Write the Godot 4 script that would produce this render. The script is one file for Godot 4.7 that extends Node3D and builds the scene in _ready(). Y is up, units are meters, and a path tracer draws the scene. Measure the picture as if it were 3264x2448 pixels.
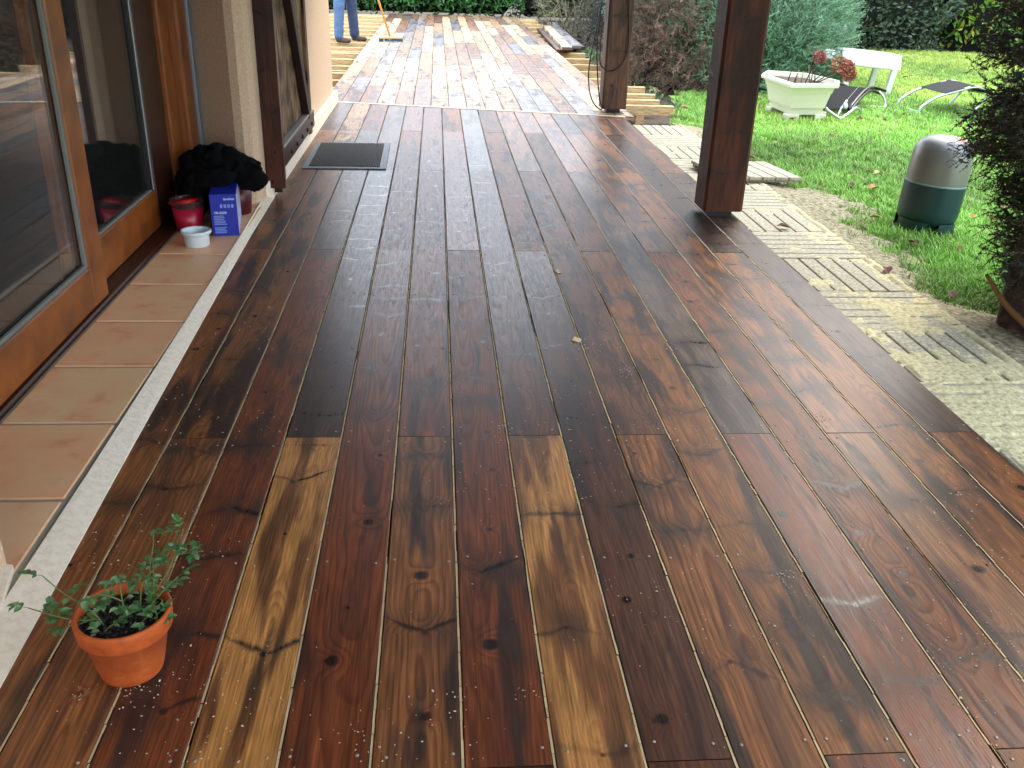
extends Node3D

const TAU_ := TAU
var rng := RandomNumberGenerator.new()
var names := {}
var M := {}

# ------------------------------------------------------------------ helpers
func numbered(n: String, parent: Node) -> String:
	var key := str(parent.get_instance_id()) + n
	if not names.has(key):
		names[key] = 0
		return n
	names[key] += 1
	return "%s_%03d" % [n, names[key]]

func put(o: Node, n: String, parent: Node = null) -> Node:
	var p: Node = parent if parent else self
	o.name = numbered(n, p)
	p.add_child(o, true)
	return o

func thing(n: String, label: String, category: String, at := Vector3.ZERO, turn := 0.0, group := "") -> Node3D:
	var o := Node3D.new()
	put(o, n)
	o.position = at
	o.rotation.y = turn
	tag(o, label, category, group)
	return o

func tag(o: Node, label: String, category: String, group := "") -> void:
	o.set_meta("label", label)
	o.set_meta("category", category)
	if group != "":
		o.set_meta("group", group)

func inst(n: String, mesh: Mesh, m: Material, parent: Node = null) -> MeshInstance3D:
	var o := MeshInstance3D.new()
	o.mesh = mesh
	if m:
		o.material_override = m
	put(o, n, parent)
	return o

func begin(smooth := false) -> SurfaceTool:
	var st := SurfaceTool.new()
	st.begin(Mesh.PRIMITIVE_TRIANGLES)
	st.set_smooth_group(0 if smooth else -1)
	return st

func done(st: SurfaceTool) -> ArrayMesh:
	st.generate_normals()
	return st.commit()

func obj(n: String, st: SurfaceTool, m: Material, parent: Node = null) -> MeshInstance3D:
	return inst(n, done(st), m, parent)

func struct(n: String, mesh: Mesh, m: Material, kind := "structure") -> MeshInstance3D:
	var o := inst(n, mesh, m)
	o.set_meta("kind", kind)
	return o

func tri(st: SurfaceTool, a: Vector3, b: Vector3, c: Vector3, out: Vector3) -> void:
	if (a - c).cross(a - b).dot(out) < 0.0:
		st.add_vertex(a); st.add_vertex(c); st.add_vertex(b)
	else:
		st.add_vertex(a); st.add_vertex(b); st.add_vertex(c)

func quad(st: SurfaceTool, a: Vector3, b: Vector3, c: Vector3, d: Vector3, out: Vector3) -> void:
	tri(st, a, b, c, out)
	tri(st, a, c, d, out)

# box with chamfered edges, centre c, size s, turned by basis
func box(st: SurfaceTool, c: Vector3, s: Vector3, b := Basis.IDENTITY, ch := 0.0) -> void:
	var h := s * 0.5
	if ch <= 0.0:
		for ax in 3:
			for sg in [-1.0, 1.0]:
				var n := Vector3.ZERO
				n[ax] = sg
				var u := Vector3.ZERO
				var v := Vector3.ZERO
				u[(ax + 1) % 3] = h[(ax + 1) % 3]
				v[(ax + 2) % 3] = h[(ax + 2) % 3]
				var o: Vector3 = n * h
				quad(st, c + b * (o - u - v), c + b * (o + u - v), c + b * (o + u + v), c + b * (o - u + v), b * n)
		return
	var k := minf(ch, minf(h.x, minf(h.y, h.z)) * 0.9)
	for ax in 3:
		var a1 := (ax + 1) % 3
		var a2 := (ax + 2) % 3
		for sg in [-1.0, 1.0]:
			var n := Vector3.ZERO
			n[ax] = sg
			var q := []
			for e in [[-1, -1], [1, -1], [1, 1], [-1, 1]]:
				var p := Vector3.ZERO
				p[ax] = sg * h[ax]
				p[a1] = e[0] * (h[a1] - k)
				p[a2] = e[1] * (h[a2] - k)
				q.append(c + b * p)
			quad(st, q[0], q[1], q[2], q[3], b * n)
		# edges along ax
		for e in [[-1, -1], [1, -1], [1, 1], [-1, 1]]:
			var q := []
			for t in [[-1, 0], [1, 0], [1, 1], [-1, 1]]:
				var p := Vector3.ZERO
				p[ax] = t[0] * (h[ax] - k)
				p[a1] = e[0] * (h[a1] - (k if t[1] == 1 else 0.0))
				p[a2] = e[1] * (h[a2] - (0.0 if t[1] == 1 else k))
				q.append(c + b * p)
			var n := Vector3.ZERO
			n[a1] = e[0]
			n[a2] = e[1]
			quad(st, q[0], q[1], q[2], q[3], b * n)
	for x in [-1, 1]:
		for y in [-1, 1]:
			for z in [-1, 1]:
				var sgn := Vector3(x, y, z)
				var p0 := Vector3(x * h.x, y * (h.y - k), z * (h.z - k))
				var p1 := Vector3(x * (h.x - k), y * h.y, z * (h.z - k))
				var p2 := Vector3(x * (h.x - k), y * (h.y - k), z * h.z)
				tri(st, c + b * p0, c + b * p1, c + b * p2, b * sgn)

func bx(n: String, c: Vector3, s: Vector3, m: Material, parent: Node = null, ch := 0.0, b := Basis.IDENTITY) -> MeshInstance3D:
	var st := begin()
	box(st, c, s, b, ch)
	return obj(n, st, m, parent)

# box from two corners
func bc(n: String, lo: Vector3, hi: Vector3, m: Material, parent: Node = null, ch := 0.0) -> MeshInstance3D:
	return bx(n, (lo + hi) * 0.5, (hi - lo).abs(), m, parent, ch)

func tube(st: SurfaceTool, pts: Array, r0: float, r1 := -1.0, sides := 8, cap := true) -> void:
	if r1 < 0.0:
		r1 = r0
	var rings := []
	var up := Vector3(0.31, 0.9, 0.17).normalized()
	for i in pts.size():
		var d: Vector3
		if i == 0:
			d = pts[1] - pts[0]
		elif i == pts.size() - 1:
			d = pts[i] - pts[i - 1]
		else:
			d = (pts[i + 1] - pts[i]).normalized() + (pts[i] - pts[i - 1]).normalized()
		d = d.normalized()
		if absf(d.dot(up)) > 0.97:
			up = Vector3(0.9, 0.1, 0.3).normalized()
		var x := d.cross(up).normalized()
		var y := x.cross(d).normalized()
		up = y
		var r: float = lerpf(r0, r1, float(i) / (pts.size() - 1))
		var ring := []
		for k in sides:
			var a := TAU * k / sides
			ring.append(pts[i] + (x * cos(a) + y * sin(a)) * r)
		rings.append(ring)
	for i in pts.size() - 1:
		for k in sides:
			var k2 := (k + 1) % sides
			var o: Vector3 = (rings[i][k] + rings[i][k2]) * 0.5 - pts[i]
			quad(st, rings[i][k], rings[i][k2], rings[i + 1][k2], rings[i + 1][k], o)
	if cap:
		for e in [0, pts.size() - 1]:
			var o: Vector3 = pts[0] - pts[1] if e == 0 else pts[e] - pts[e - 1]
			for k in range(1, sides - 1):
				tri(st, rings[e][0], rings[e][k], rings[e][k + 1], o)

# profile: list of Vector2(radius, y), outward side on the right when walking up
func lathe(st: SurfaceTool, prof: Array, seg := 40, at := Vector3.ZERO, inward := false) -> void:
	for i in prof.size() - 1:
		var a: Vector2 = prof[i]
		var b: Vector2 = prof[i + 1]
		var nn := Vector2(b.y - a.y, -(b.x - a.x))
		if inward:
			nn = -nn
		for k in seg:
			var t0 := TAU * k / seg
			var t1 := TAU * (k + 1) / seg
			var d0 := Vector3(cos(t0), 0, sin(t0))
			var d1 := Vector3(cos(t1), 0, sin(t1))
			var dm := (d0 + d1).normalized()
			var out := dm * nn.x + Vector3(0, nn.y, 0)
			if a.x > 1e-5:
				tri(st, at + d0 * a.x + Vector3(0, a.y, 0), at + d1 * a.x + Vector3(0, a.y, 0), at + d1 * b.x + Vector3(0, b.y, 0), out)
			if b.x > 1e-5:
				tri(st, at + d0 * a.x + Vector3(0, a.y, 0), at + d1 * b.x + Vector3(0, b.y, 0), at + d0 * b.x + Vector3(0, b.y, 0), out)

# upright prism over a plan outline of Vector2(x, z)
func prism(st: SurfaceTool, poly: Array, y0: float, y1: float, taper := 1.0, centre := Vector2.ZERO) -> void:
	var pp := PackedVector2Array(poly)
	var cc := Geometry2D.is_polygon_clockwise(pp)
	var low := []
	for p in poly:
		low.append(centre + (p - centre) * taper)
	for i in poly.size():
		var j := (i + 1) % poly.size()
		var e: Vector2 = poly[j] - poly[i]
		var n := Vector2(e.y, -e.x)
		if cc:
			n = -n
		quad(st, Vector3(low[i].x, y0, low[i].y), Vector3(low[j].x, y0, low[j].y), Vector3(poly[j].x, y1, poly[j].y), Vector3(poly[i].x, y1, poly[i].y), Vector3(n.x, 0, n.y))
	var t := Geometry2D.triangulate_polygon(pp)
	for i in range(0, t.size(), 3):
		tri(st, Vector3(poly[t[i]].x, y1, poly[t[i]].y), Vector3(poly[t[i + 1]].x, y1, poly[t[i + 1]].y), Vector3(poly[t[i + 2]].x, y1, poly[t[i + 2]].y), Vector3.UP)
		tri(st, Vector3(low[t[i]].x, y0, low[t[i]].y), Vector3(low[t[i + 1]].x, y0, low[t[i + 1]].y), Vector3(low[t[i + 2]].x, y0, low[t[i + 2]].y), Vector3.DOWN)

func smooth_path(pts: Array, n := 5) -> Array:
	var c := Curve3D.new()
	for i in pts.size():
		var a: Vector3 = pts[maxi(i - 1, 0)]
		var b: Vector3 = pts[mini(i + 1, pts.size() - 1)]
		var t := (b - a) / 6.0
		c.add_point(pts[i], -t, t)
	var r := []
	for i in pts.size() - 1:
		for k in n:
			r.append(c.sample(i, float(k) / n))
	r.append(pts[-1])
	return r

func multi(n: String, mesh: Mesh, m: Material, xf: Array, cols: Array, parent: Node = null, stuff := true) -> MultiMeshInstance3D:
	var mm := MultiMesh.new()
	mm.transform_format = MultiMesh.TRANSFORM_3D
	mm.use_colors = cols.size() > 0
	mm.mesh = mesh
	mm.instance_count = xf.size()
	for i in xf.size():
		mm.set_instance_transform(i, xf[i])
		if cols.size() > 0:
			mm.set_instance_color(i, cols[i])
	var o := MultiMeshInstance3D.new()
	o.multimesh = mm
	o.material_override = m
	put(o, n, parent)
	if stuff:
		o.set_meta("kind", "stuff")
	return o

func rbasis(dir: Vector3, roll: float) -> Basis:
	var y := dir.normalized()
	var h := Vector3(0.2, 0.1, 1.0) if absf(y.z) < 0.9 else Vector3(1, 0.2, 0)
	var x := y.cross(h).normalized()
	var z := x.cross(y)
	return Basis(x, y, z) * Basis(Vector3.UP, roll)

func rdir() -> Vector3:
	var z := rng.randf_range(-1, 1)
	var a := rng.randf() * TAU
	var r := sqrt(1 - z * z)
	return Vector3(r * cos(a), z, r * sin(a))

# ------------------------------------------------------------------ materials
func noise_tex(freq: float, octaves: int, ramp: Array, size := 256, sd := 1, type := FastNoiseLite.TYPE_SIMPLEX_SMOOTH) -> ImageTexture:
	var fn := FastNoiseLite.new()
	fn.seed = sd
	fn.noise_type = type
	fn.frequency = freq
	fn.fractal_octaves = octaves
	fn.fractal_gain = 0.55
	var im := fn.get_seamless_image(size, size)
	im.convert(Image.FORMAT_L8)
	var g := Gradient.new()
	g.offsets = PackedFloat32Array(ramp.map(func(r): return r[0]))
	g.colors = PackedColorArray(ramp.map(func(r): return r[1]))
	var lut := PackedByteArray()
	for i in 256:
		var c := g.sample(i / 255.0)
		lut.append_array([int(c.r * 255), int(c.g * 255), int(c.b * 255)])
	var src := im.get_data()
	var d := PackedByteArray()
	d.resize(size * size * 3)
	for i in size * size:
		var k := src[i] * 3
		d[i * 3] = lut[k]; d[i * 3 + 1] = lut[k + 1]; d[i * 3 + 2] = lut[k + 2]
	return ImageTexture.create_from_image(Image.create_from_data(size, size, false, Image.FORMAT_RGB8, d))

func grey_tex(freq: float, octaves: int, lo: float, hi: float, size := 256, sd := 1) -> ImageTexture:
	return noise_tex(freq, octaves, [[0.0, Color(lo, lo, lo)], [1.0, Color(hi, hi, hi)]], size, sd)

func plain(c: Color, rough := 0.7, metal := 0.0, spec := 0.5) -> StandardMaterial3D:
	var m := StandardMaterial3D.new()
	m.albedo_color = c
	m.roughness = rough
	m.metallic = metal
	m.metallic_specular = spec
	return m

func tri_mat(tex: Texture2D, scale: float, rough := 0.8, bump: Texture2D = null, bump_cm := 0.0, c := Color.WHITE, world := false) -> StandardMaterial3D:
	var m := plain(c, rough)
	m.albedo_texture = tex
	m.uv1_triplanar = true
	m.uv1_world_triplanar = world
	m.uv1_scale = Vector3.ONE * scale
	if bump:
		m.heightmap_enabled = true
		m.heightmap_texture = bump
		m.heightmap_scale = bump_cm
	return m

func leafy(c: Color, rough := 0.5, back := 0.35) -> StandardMaterial3D:
	var m := plain(c, rough)
	m.vertex_color_use_as_albedo = true
	m.cull_mode = BaseMaterial3D.CULL_DISABLED
	if back > 0:
		m.backlight_enabled = true
		m.backlight = Color(back, back, back)
	return m

# ------------------------------------------------------------------ wood
const SW := 78
const SL := 1280
const NS := 26
var strip_rgb := []
var strip_h := []
var styles := []

# style: base, grain, stain (sRGB), stain amount, edge band, ochre amount, ring spacing, grain strength, knots
func make_styles() -> void:
	var red := Color(0.475, 0.255, 0.145)
	var brn := Color(0.54, 0.345, 0.195)
	var och := Color(0.68, 0.485, 0.265)
	var drk := Color(0.285, 0.205, 0.165)
	var gry := Color(0.43, 0.355, 0.29)
	# 0-7: odd columns nearest; 8-15: even columns nearest; 16-23: second row of the odd columns
	var pick := [
		[brn, 0.35, 0.3, 0.0], [och, 0.55, 0.35, 1.0], [brn, 0.35, 0.25, 0.0], [och, 0.25, 0.4, 0.8], [brn, 0.3, 0.2, 0.1], [red, 0.25, 0.2, 0.0], [Color(0.56, 0.39, 0.26), 0.35, 0.3, 0.25], [brn, 0.4, 0.3, 0.0],
		[brn, 0.35, 0.4, 0.0], [red, 0.3, 0.3, 0.0], [red, 0.15, 0.2, 0.0], [red, 0.3, 0.25, 0.0], [drk.lerp(red, 0.35), 0.5, 0.4, 0.0], [brn, 0.45, 0.4, 0.2], [red.lerp(brn, 0.5), 0.35, 0.4, 0.15], [brn, 0.45, 0.35, 0.0],
		[brn, 0.6, 0.5, 0.0], [drk, 0.5, 0.4, 0.0], [red, 0.35, 0.4, 0.0], [drk.lerp(red, 0.5), 0.4, 0.4, 0.0], [red.lerp(gry, 0.5), 0.4, 0.3, 0.0], [gry, 0.5, 0.4, 0.0], [brn, 0.3, 0.3, 0.2], [gry.lerp(drk, 0.4), 0.5, 0.4, 0.0],
		[Color(0.80, 0.71, 0.57), 0.25, 0.15, 0.0], [Color(0.55, 0.54, 0.54), 0.4, 0.2, 0.0],
	]
	for k in NS:
		styles.append(pick[k])
		strip_rgb.append(PackedByteArray())
		strip_h.append(PackedByteArray())

func wood_strip(k: int) -> void:
	var r := RandomNumberGenerator.new()
	r.seed = 9100 + k * 77
	var stl: Array = styles[k]
	var base: Color = stl[0]
	var stain_amt: float = stl[1]
	var edge_amt: float = stl[2]
	var och_amt: float = stl[3]
	var n1 := FastNoiseLite.new()
	n1.seed = 100 + k
	n1.frequency = 0.07
	n1.fractal_octaves = 4
	var im1 := n1.get_image(20, 62)
	im1.convert(Image.FORMAT_L8)
	im1.resize(SW, SL, Image.INTERPOLATE_CUBIC)
	var b1 := im1.get_data()
	n1.seed = 200 + k
	n1.frequency = 0.35
	n1.fractal_octaves = 2
	var im2 := n1.get_image(SW, 36)
	im2.convert(Image.FORMAT_L8)
	im2.resize(SW, SL, Image.INTERPOLATE_CUBIC)
	var b2 := im2.get_data()
	n1.seed = 300 + k
	n1.frequency = 0.11
	var im3 := n1.get_image(12, 70)
	im3.convert(Image.FORMAT_L8)
	im3.resize(SW, SL, Image.INTERPOLATE_CUBIC)
	var b3 := im3.get_data()
	n1.seed = 400 + k
	n1.frequency = 0.10
	n1.fractal_octaves = 2
	var im4 := n1.get_image(SW, SL / 4)
	im4.convert(Image.FORMAT_L8)
	im4.resize(SW, SL, Image.INTERPOLATE_CUBIC)
	var b4 := im4.get_data()
	n1.seed = 500 + k
	n1.frequency = 0.03
	n1.fractal_octaves = 3
	var im5 := n1.get_image(SW, 160)
	im5.convert(Image.FORMAT_L8)
	im5.resize(SW, SL, Image.INTERPOLATE_CUBIC)
	var b5 := im5.get_data()
	n1.seed = 600 + k
	n1.frequency = 0.8
	n1.fractal_octaves = 1
	var im6 := n1.get_image(SW, 110)
	im6.convert(Image.FORMAT_L8)
	im6.resize(SW, SL, Image.INTERPOLATE_BILINEAR)
	var b6 := im6.get_data()
	var c0 := r.randf_range(-3.5, 3.5)
	var d0 := r.randf_range(-4.0, 4.0)
	var slope := r.randf_range(0.012, 0.032) * (1 if r.randf() < 0.5 else -1)
	var spacing := r.randf_range(0.42, 0.72)
	var gs := r.randf_range(0.35, 0.68)
	var el := edge_amt * r.randf_range(0.2, 1.6)
	var er := edge_amt * r.randf_range(0.2, 1.6)
	var gloss := r.randf_range(-0.10, 0.14)
	var alt_amt := r.randf_range(0.5, 1.1) if k < 24 else 0.35
	if och_amt > 0.5:
		alt_amt = 0.15
		gs *= 0.6
	# whorls of knots
	var kn := []
	var v := r.randf_range(8, 40)
	while v < 355:
		var kind := r.randf()
		var u0 := r.randf_range(-4.0, 4.0)
		if kind < 0.28:
			kn.append([0, u0, v, r.randf_range(0.65, 1.5), r.randf_range(0.5, 1.0)])
			if r.randf() < 0.5:
				kn.append([0, u0 + r.randf_range(-3.5, 3.5), v + r.randf_range(-2.5, 2.5), r.randf_range(0.3, 0.7), r.randf_range(0.4, 1.0)])
		elif kind < 0.9:
			kn.append([1, u0 * 0.6, v, r.randf_range(0.6, 1.3), r.randf_range(0.65, 1.0), r.randf_range(-0.75, 0.75), r.randf_range(0.1, 1.0), r.randf_range(0.1, 1.0)])
			kn.append([0, u0 * 0.6 + r.randf_range(-1, 1), v, r.randf_range(0.4, 0.8), r.randf_range(0.5, 0.9)])
		else:
			kn.append([0, r.randf_range(-6, 6), v, r.randf_range(0.25, 0.5), 0.8])
		v += r.randf_range(18, 46) if k < 8 else r.randf_range(15, 34)
	var out := PackedByteArray()
	out.resize(SW * SL * 3)
	var ho := PackedByteArray()
	ho.resize(SW * SL)
	var br := base.r
	var bg := base.g
	var bb := base.b
	for y in SL:
		var vc := y * 360.0 / SL
		var act := []
		for q in kn:
			if absf(q[2] - vc) < 14.0:
				act.append(q)
		var dd := d0 + slope * (vc - 180.0)
		for x in SW:
			var i := y * SW + x
			var uc := (x + 0.5) * 15.0 / SW - 7.5
			var s1 := b1[i] / 255.0
			var s2 := b2[i] / 255.0 - 0.5
			var s3 := b3[i] / 255.0 - 0.5
			var s4 := b4[i] / 255.0 - 0.5
			var s5 := b5[i] / 255.0
			var s6 := b6[i] / 255.0 - 0.5
			var yy := uc - c0
			var d := dd + s3 * 1.3
			var rr := sqrt(yy * yy * 0.55 + d * d) + s3 * 0.5
			var dark := 0.0
			var warm := 0.0
			var halo := 0.0
			for q in act:
				var du: float = uc - q[1]
				var dv: float = vc - q[2]
				var sz: float = q[3]
				if q[0] == 0:
					var e2 := (du * du + dv * dv * 0.75) / (sz * sz)
					if e2 < 30.0:
						rr += 0.9 * sz * exp(-e2 * 0.22)
						var core := clampf(1.35 - e2 + s4 * 0.8, 0.0, 1.0)
						dark = maxf(dark, core * q[4])
						warm = maxf(warm, exp(-e2 * 0.3) * 0.35)
				else:
					var side: float = q[6] if du < 0.0 else q[7]
					var cv: float = dv - absf(du) * q[5] + s4 * 0.5 + s3 * 1.4 + s2 * 0.4
					var wd := sz * (0.30 + 0.75 * sin(PI * clampf(absf(du) / 7.0, 0.0, 1.0)))
					var e: float = cv / wd
					var m := exp(-e * e) * side * clampf(1.2 - absf(du) * 0.06, 0.0, 1.0)
					dark = maxf(dark, m * q[4])
					halo = maxf(halo, exp(-dv * dv * 0.030) * q[4])
					rr += 0.8 * exp(-(cv * cv) * 0.12) * (1.0 if dv > 0.0 else -0.6)
			var ph := rr / spacing
			var fr := ph - floorf(ph)
			var late := fr * fr * fr * (1.0 if fr < 0.86 else (1.0 - fr) / 0.14)
			late *= gs * (0.6 + s1 * 0.7)
			var st := clampf((s1 - (0.80 - stain_amt * 0.55)) * 4.0 + s4 * 0.7 + s2 * 0.5, 0.0, 1.0) * 0.85
			var eL := clampf((el * 5.0 - (uc + 7.5) + (s5 - 0.5) * 6.0) * 0.5, 0.0, 1.0)
			var eR := clampf((er * 5.0 - (7.5 - uc) + (s5 - 0.5) * 6.0) * 0.5, 0.0, 1.0)
			st = maxf(st, maxf(eL, eR) * 0.62)
			st = maxf(st, halo * clampf(s1 * 2.6 - 0.65 + s2 * 0.6, 0.0, 1.0) * 0.7)
			var oc := 0.0
			if och_amt > 0.0:
				oc = clampf((s5 - (1.0 - och_amt * 0.74)) * 4.0, 0.0, 1.0)
				if och_amt > 0.5:
					st *= 0.75 - oc * 0.65
			var tone := 1.0 + s2 * 0.42 + s6 * 0.26 + s4 * 0.16 + (s1 - 0.5) * 0.25 + (s5 - 0.5) * 0.25
			var cr := br
			var cg := bg
			var cb := bb
			if och_amt > 0.0:
				if och_amt > 0.5:
					cr = lerpf(0.47, br, oc); cg = lerpf(0.305, bg, oc); cb = lerpf(0.18, bb, oc)
				else:
					cr = lerpf(br, 0.66, oc * 0.6); cg = lerpf(bg, 0.46, oc * 0.6); cb = lerpf(bb, 0.27, oc * 0.6)
			var alt := clampf((s5 - 0.52) * 5.0 + s2 * 0.8, 0.0, 1.0) * alt_amt
			cr = lerpf(cr, cr * 0.62 + 0.02, alt); cg = lerpf(cg, cg * 0.60 + 0.025, alt); cb = lerpf(cb, cb * 0.66 + 0.03, alt)
			var rd := warm + (s5 - 0.5) * 0.3
			cr *= tone * (1.0 + rd * 0.10)
			cg *= tone * (1.0 - rd * 0.06)
			cb *= tone * (1.0 - rd * 0.14)
			var lt := 1.0 - late * 0.62
			cr *= lt * 1.03; cg *= lt * (0.5 + lt * 0.5) * 1.04; cb *= lt * (0.5 + lt * 0.5) * 1.05
			cr = lerpf(cr, 0.185 + s4 * 0.06, st); cg = lerpf(cg, 0.145 + s4 * 0.05, st); cb = lerpf(cb, 0.135 + s4 * 0.05, st)
			cr = lerpf(cr, 0.13 + s4 * 0.1, dark); cg = lerpf(cg, 0.11 + s4 * 0.1, dark); cb = lerpf(cb, 0.115 + s4 * 0.1, dark)
			out[i * 3] = clampi(int(cr * 255.0), 0, 255)
			out[i * 3 + 1] = clampi(int(cg * 255.0), 0, 255)
			out[i * 3 + 2] = clampi(int(cb * 255.0), 0, 255)
			ho[i] = clampi(int((0.66 + gloss + late * 0.25 - dark * 0.25 + s2 * 0.16 + s6 * 0.12 + s4 * 0.12) * 255.0), 0, 255)
	strip_rgb[k] = out
	strip_h[k] = ho

func make_wood() -> void:
	make_styles()
	var t := WorkerThreadPool.add_group_task(wood_strip, NS, -1, true)
	WorkerThreadPool.wait_for_group_task_completion(t)
	# strips are SW wide and SL long; the sheet holds them side by side, the grain running down
	var rgb := Image.create(SW * NS, SL, false, Image.FORMAT_RGB8)
	var hh := Image.create(SW * NS, SL, false, Image.FORMAT_L8)
	for k in NS:
		rgb.blit_rect(Image.create_from_data(SW, SL, false, Image.FORMAT_RGB8, strip_rgb[k]), Rect2i(0, 0, SW, SL), Vector2i(k * SW, 0))
		hh.blit_rect(Image.create_from_data(SW, SL, false, Image.FORMAT_L8, strip_h[k]), Rect2i(0, 0, SW, SL), Vector2i(k * SW, 0))
	var ti := ImageTexture.create_from_image(rgb)
	var th := ImageTexture.create_from_image(hh)
	var m := plain(Color.WHITE, 0.57, 0.0, 0.37)
	m.albedo_texture = ti
	m.roughness_texture = th
	m.roughness_texture_channel = BaseMaterial3D.TEXTURE_CHANNEL_RED
	m.heightmap_enabled = true
	m.heightmap_texture = th
	m.heightmap_scale = 0.035
	m.vertex_color_use_as_albedo = true
	M.wood = m
	var d := m.duplicate()
	d.roughness = 0.95
	M.dry_wood = d

# timber: w across (x), h thick (y, top at 0), from z = 0 to z = -len; the end cuts may be skewed by k0, k1 (dz per dx)
func timber(w: float, h: float, ln: float, strip: int, v0: float, flip: bool, tint: Color, ch := 0.003, k0 := 0.0, k1 := 0.0) -> ArrayMesh:
	var st := SurfaceTool.new()
	st.begin(Mesh.PRIMITIVE_TRIANGLES)
	st.set_smooth_group(-1)
	var x := w * 0.5
	var prof := [Vector2(-x + ch, 0), Vector2(x - ch, 0), Vector2(x, -ch), Vector2(x, -h + ch), Vector2(x - ch, -h), Vector2(-x + ch, -h), Vector2(-x, -h + ch), Vector2(-x, -ch)]
	var mid := Vector3(0, -h * 0.5, -ln * 0.5)
	for i in 8:
		var a: Vector2 = prof[i]
		var b: Vector2 = prof[(i + 1) % 8]
		var ua: float
		var ub: float
		if i == 0 or i == 4 or h < 0.1 :
			ua = (a.x + x) / w; ub = (b.x + x) / w
			if i == 2 or i == 6:
				ua = 0.03 if a.x < 0 else 0.97; ub = ua + 0.02 * signf(a.x) * -1
		else:
			ua = -a.y / h; ub = -b.y / h
		if flip:
			ua = 1 - ua; ub = 1 - ub
		ua = (strip + 0.03 + 0.94 * clampf(ua, 0, 1)) / NS
		ub = (strip + 0.03 + 0.94 * clampf(ub, 0, 1)) / NS
		var va := v0 / 3.6
		var vb := (v0 + ln) / 3.6
		var P := [Vector3(a.x, a.y, k0 * a.x), Vector3(b.x, b.y, k0 * b.x), Vector3(b.x, b.y, -ln + k1 * b.x), Vector3(a.x, a.y, -ln + k1 * a.x)]
		var U := [Vector2(ua, va), Vector2(ub, va), Vector2(ub, vb), Vector2(ua, vb)]
		var n := Vector3((a.x + b.x) * 0.5, (a.y + b.y) * 0.5 + h * 0.5, 0)
		for t in [[0, 1, 2], [0, 2, 3]]:
			var q: Array = t.duplicate()
			if (P[q[0]] - P[q[2]]).cross(P[q[0]] - P[q[1]]).dot(n) < 0:
				q = [t[0], t[2], t[1]]
			for e in q:
				st.set_color(tint)
				st.set_uv(U[e])
				st.add_vertex(P[e])
	for e in 2:
		var z := 0.0 if e == 0 else -ln
		var kk := k0 if e == 0 else k1
		var out := Vector3(0, 0, 1 if e == 0 else -1)
		for i in range(1, 7):
			var q := [prof[0], prof[i], prof[i + 1]]
			var P := []
			for p in q:
				P.append(Vector3(p.x, p.y, z + kk * p.x))
			if (P[0] - P[2]).cross(P[0] - P[1]).dot(out) < 0:
				P = [P[0], P[2], P[1]]
			for p in P:
				st.set_color(tint * 0.8)
				st.set_uv(Vector2((strip + 0.5) / NS, v0 / 3.6 + p.y * 0.3))
				st.add_vertex(p)
	st.generate_normals()
	return st.commit()

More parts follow.
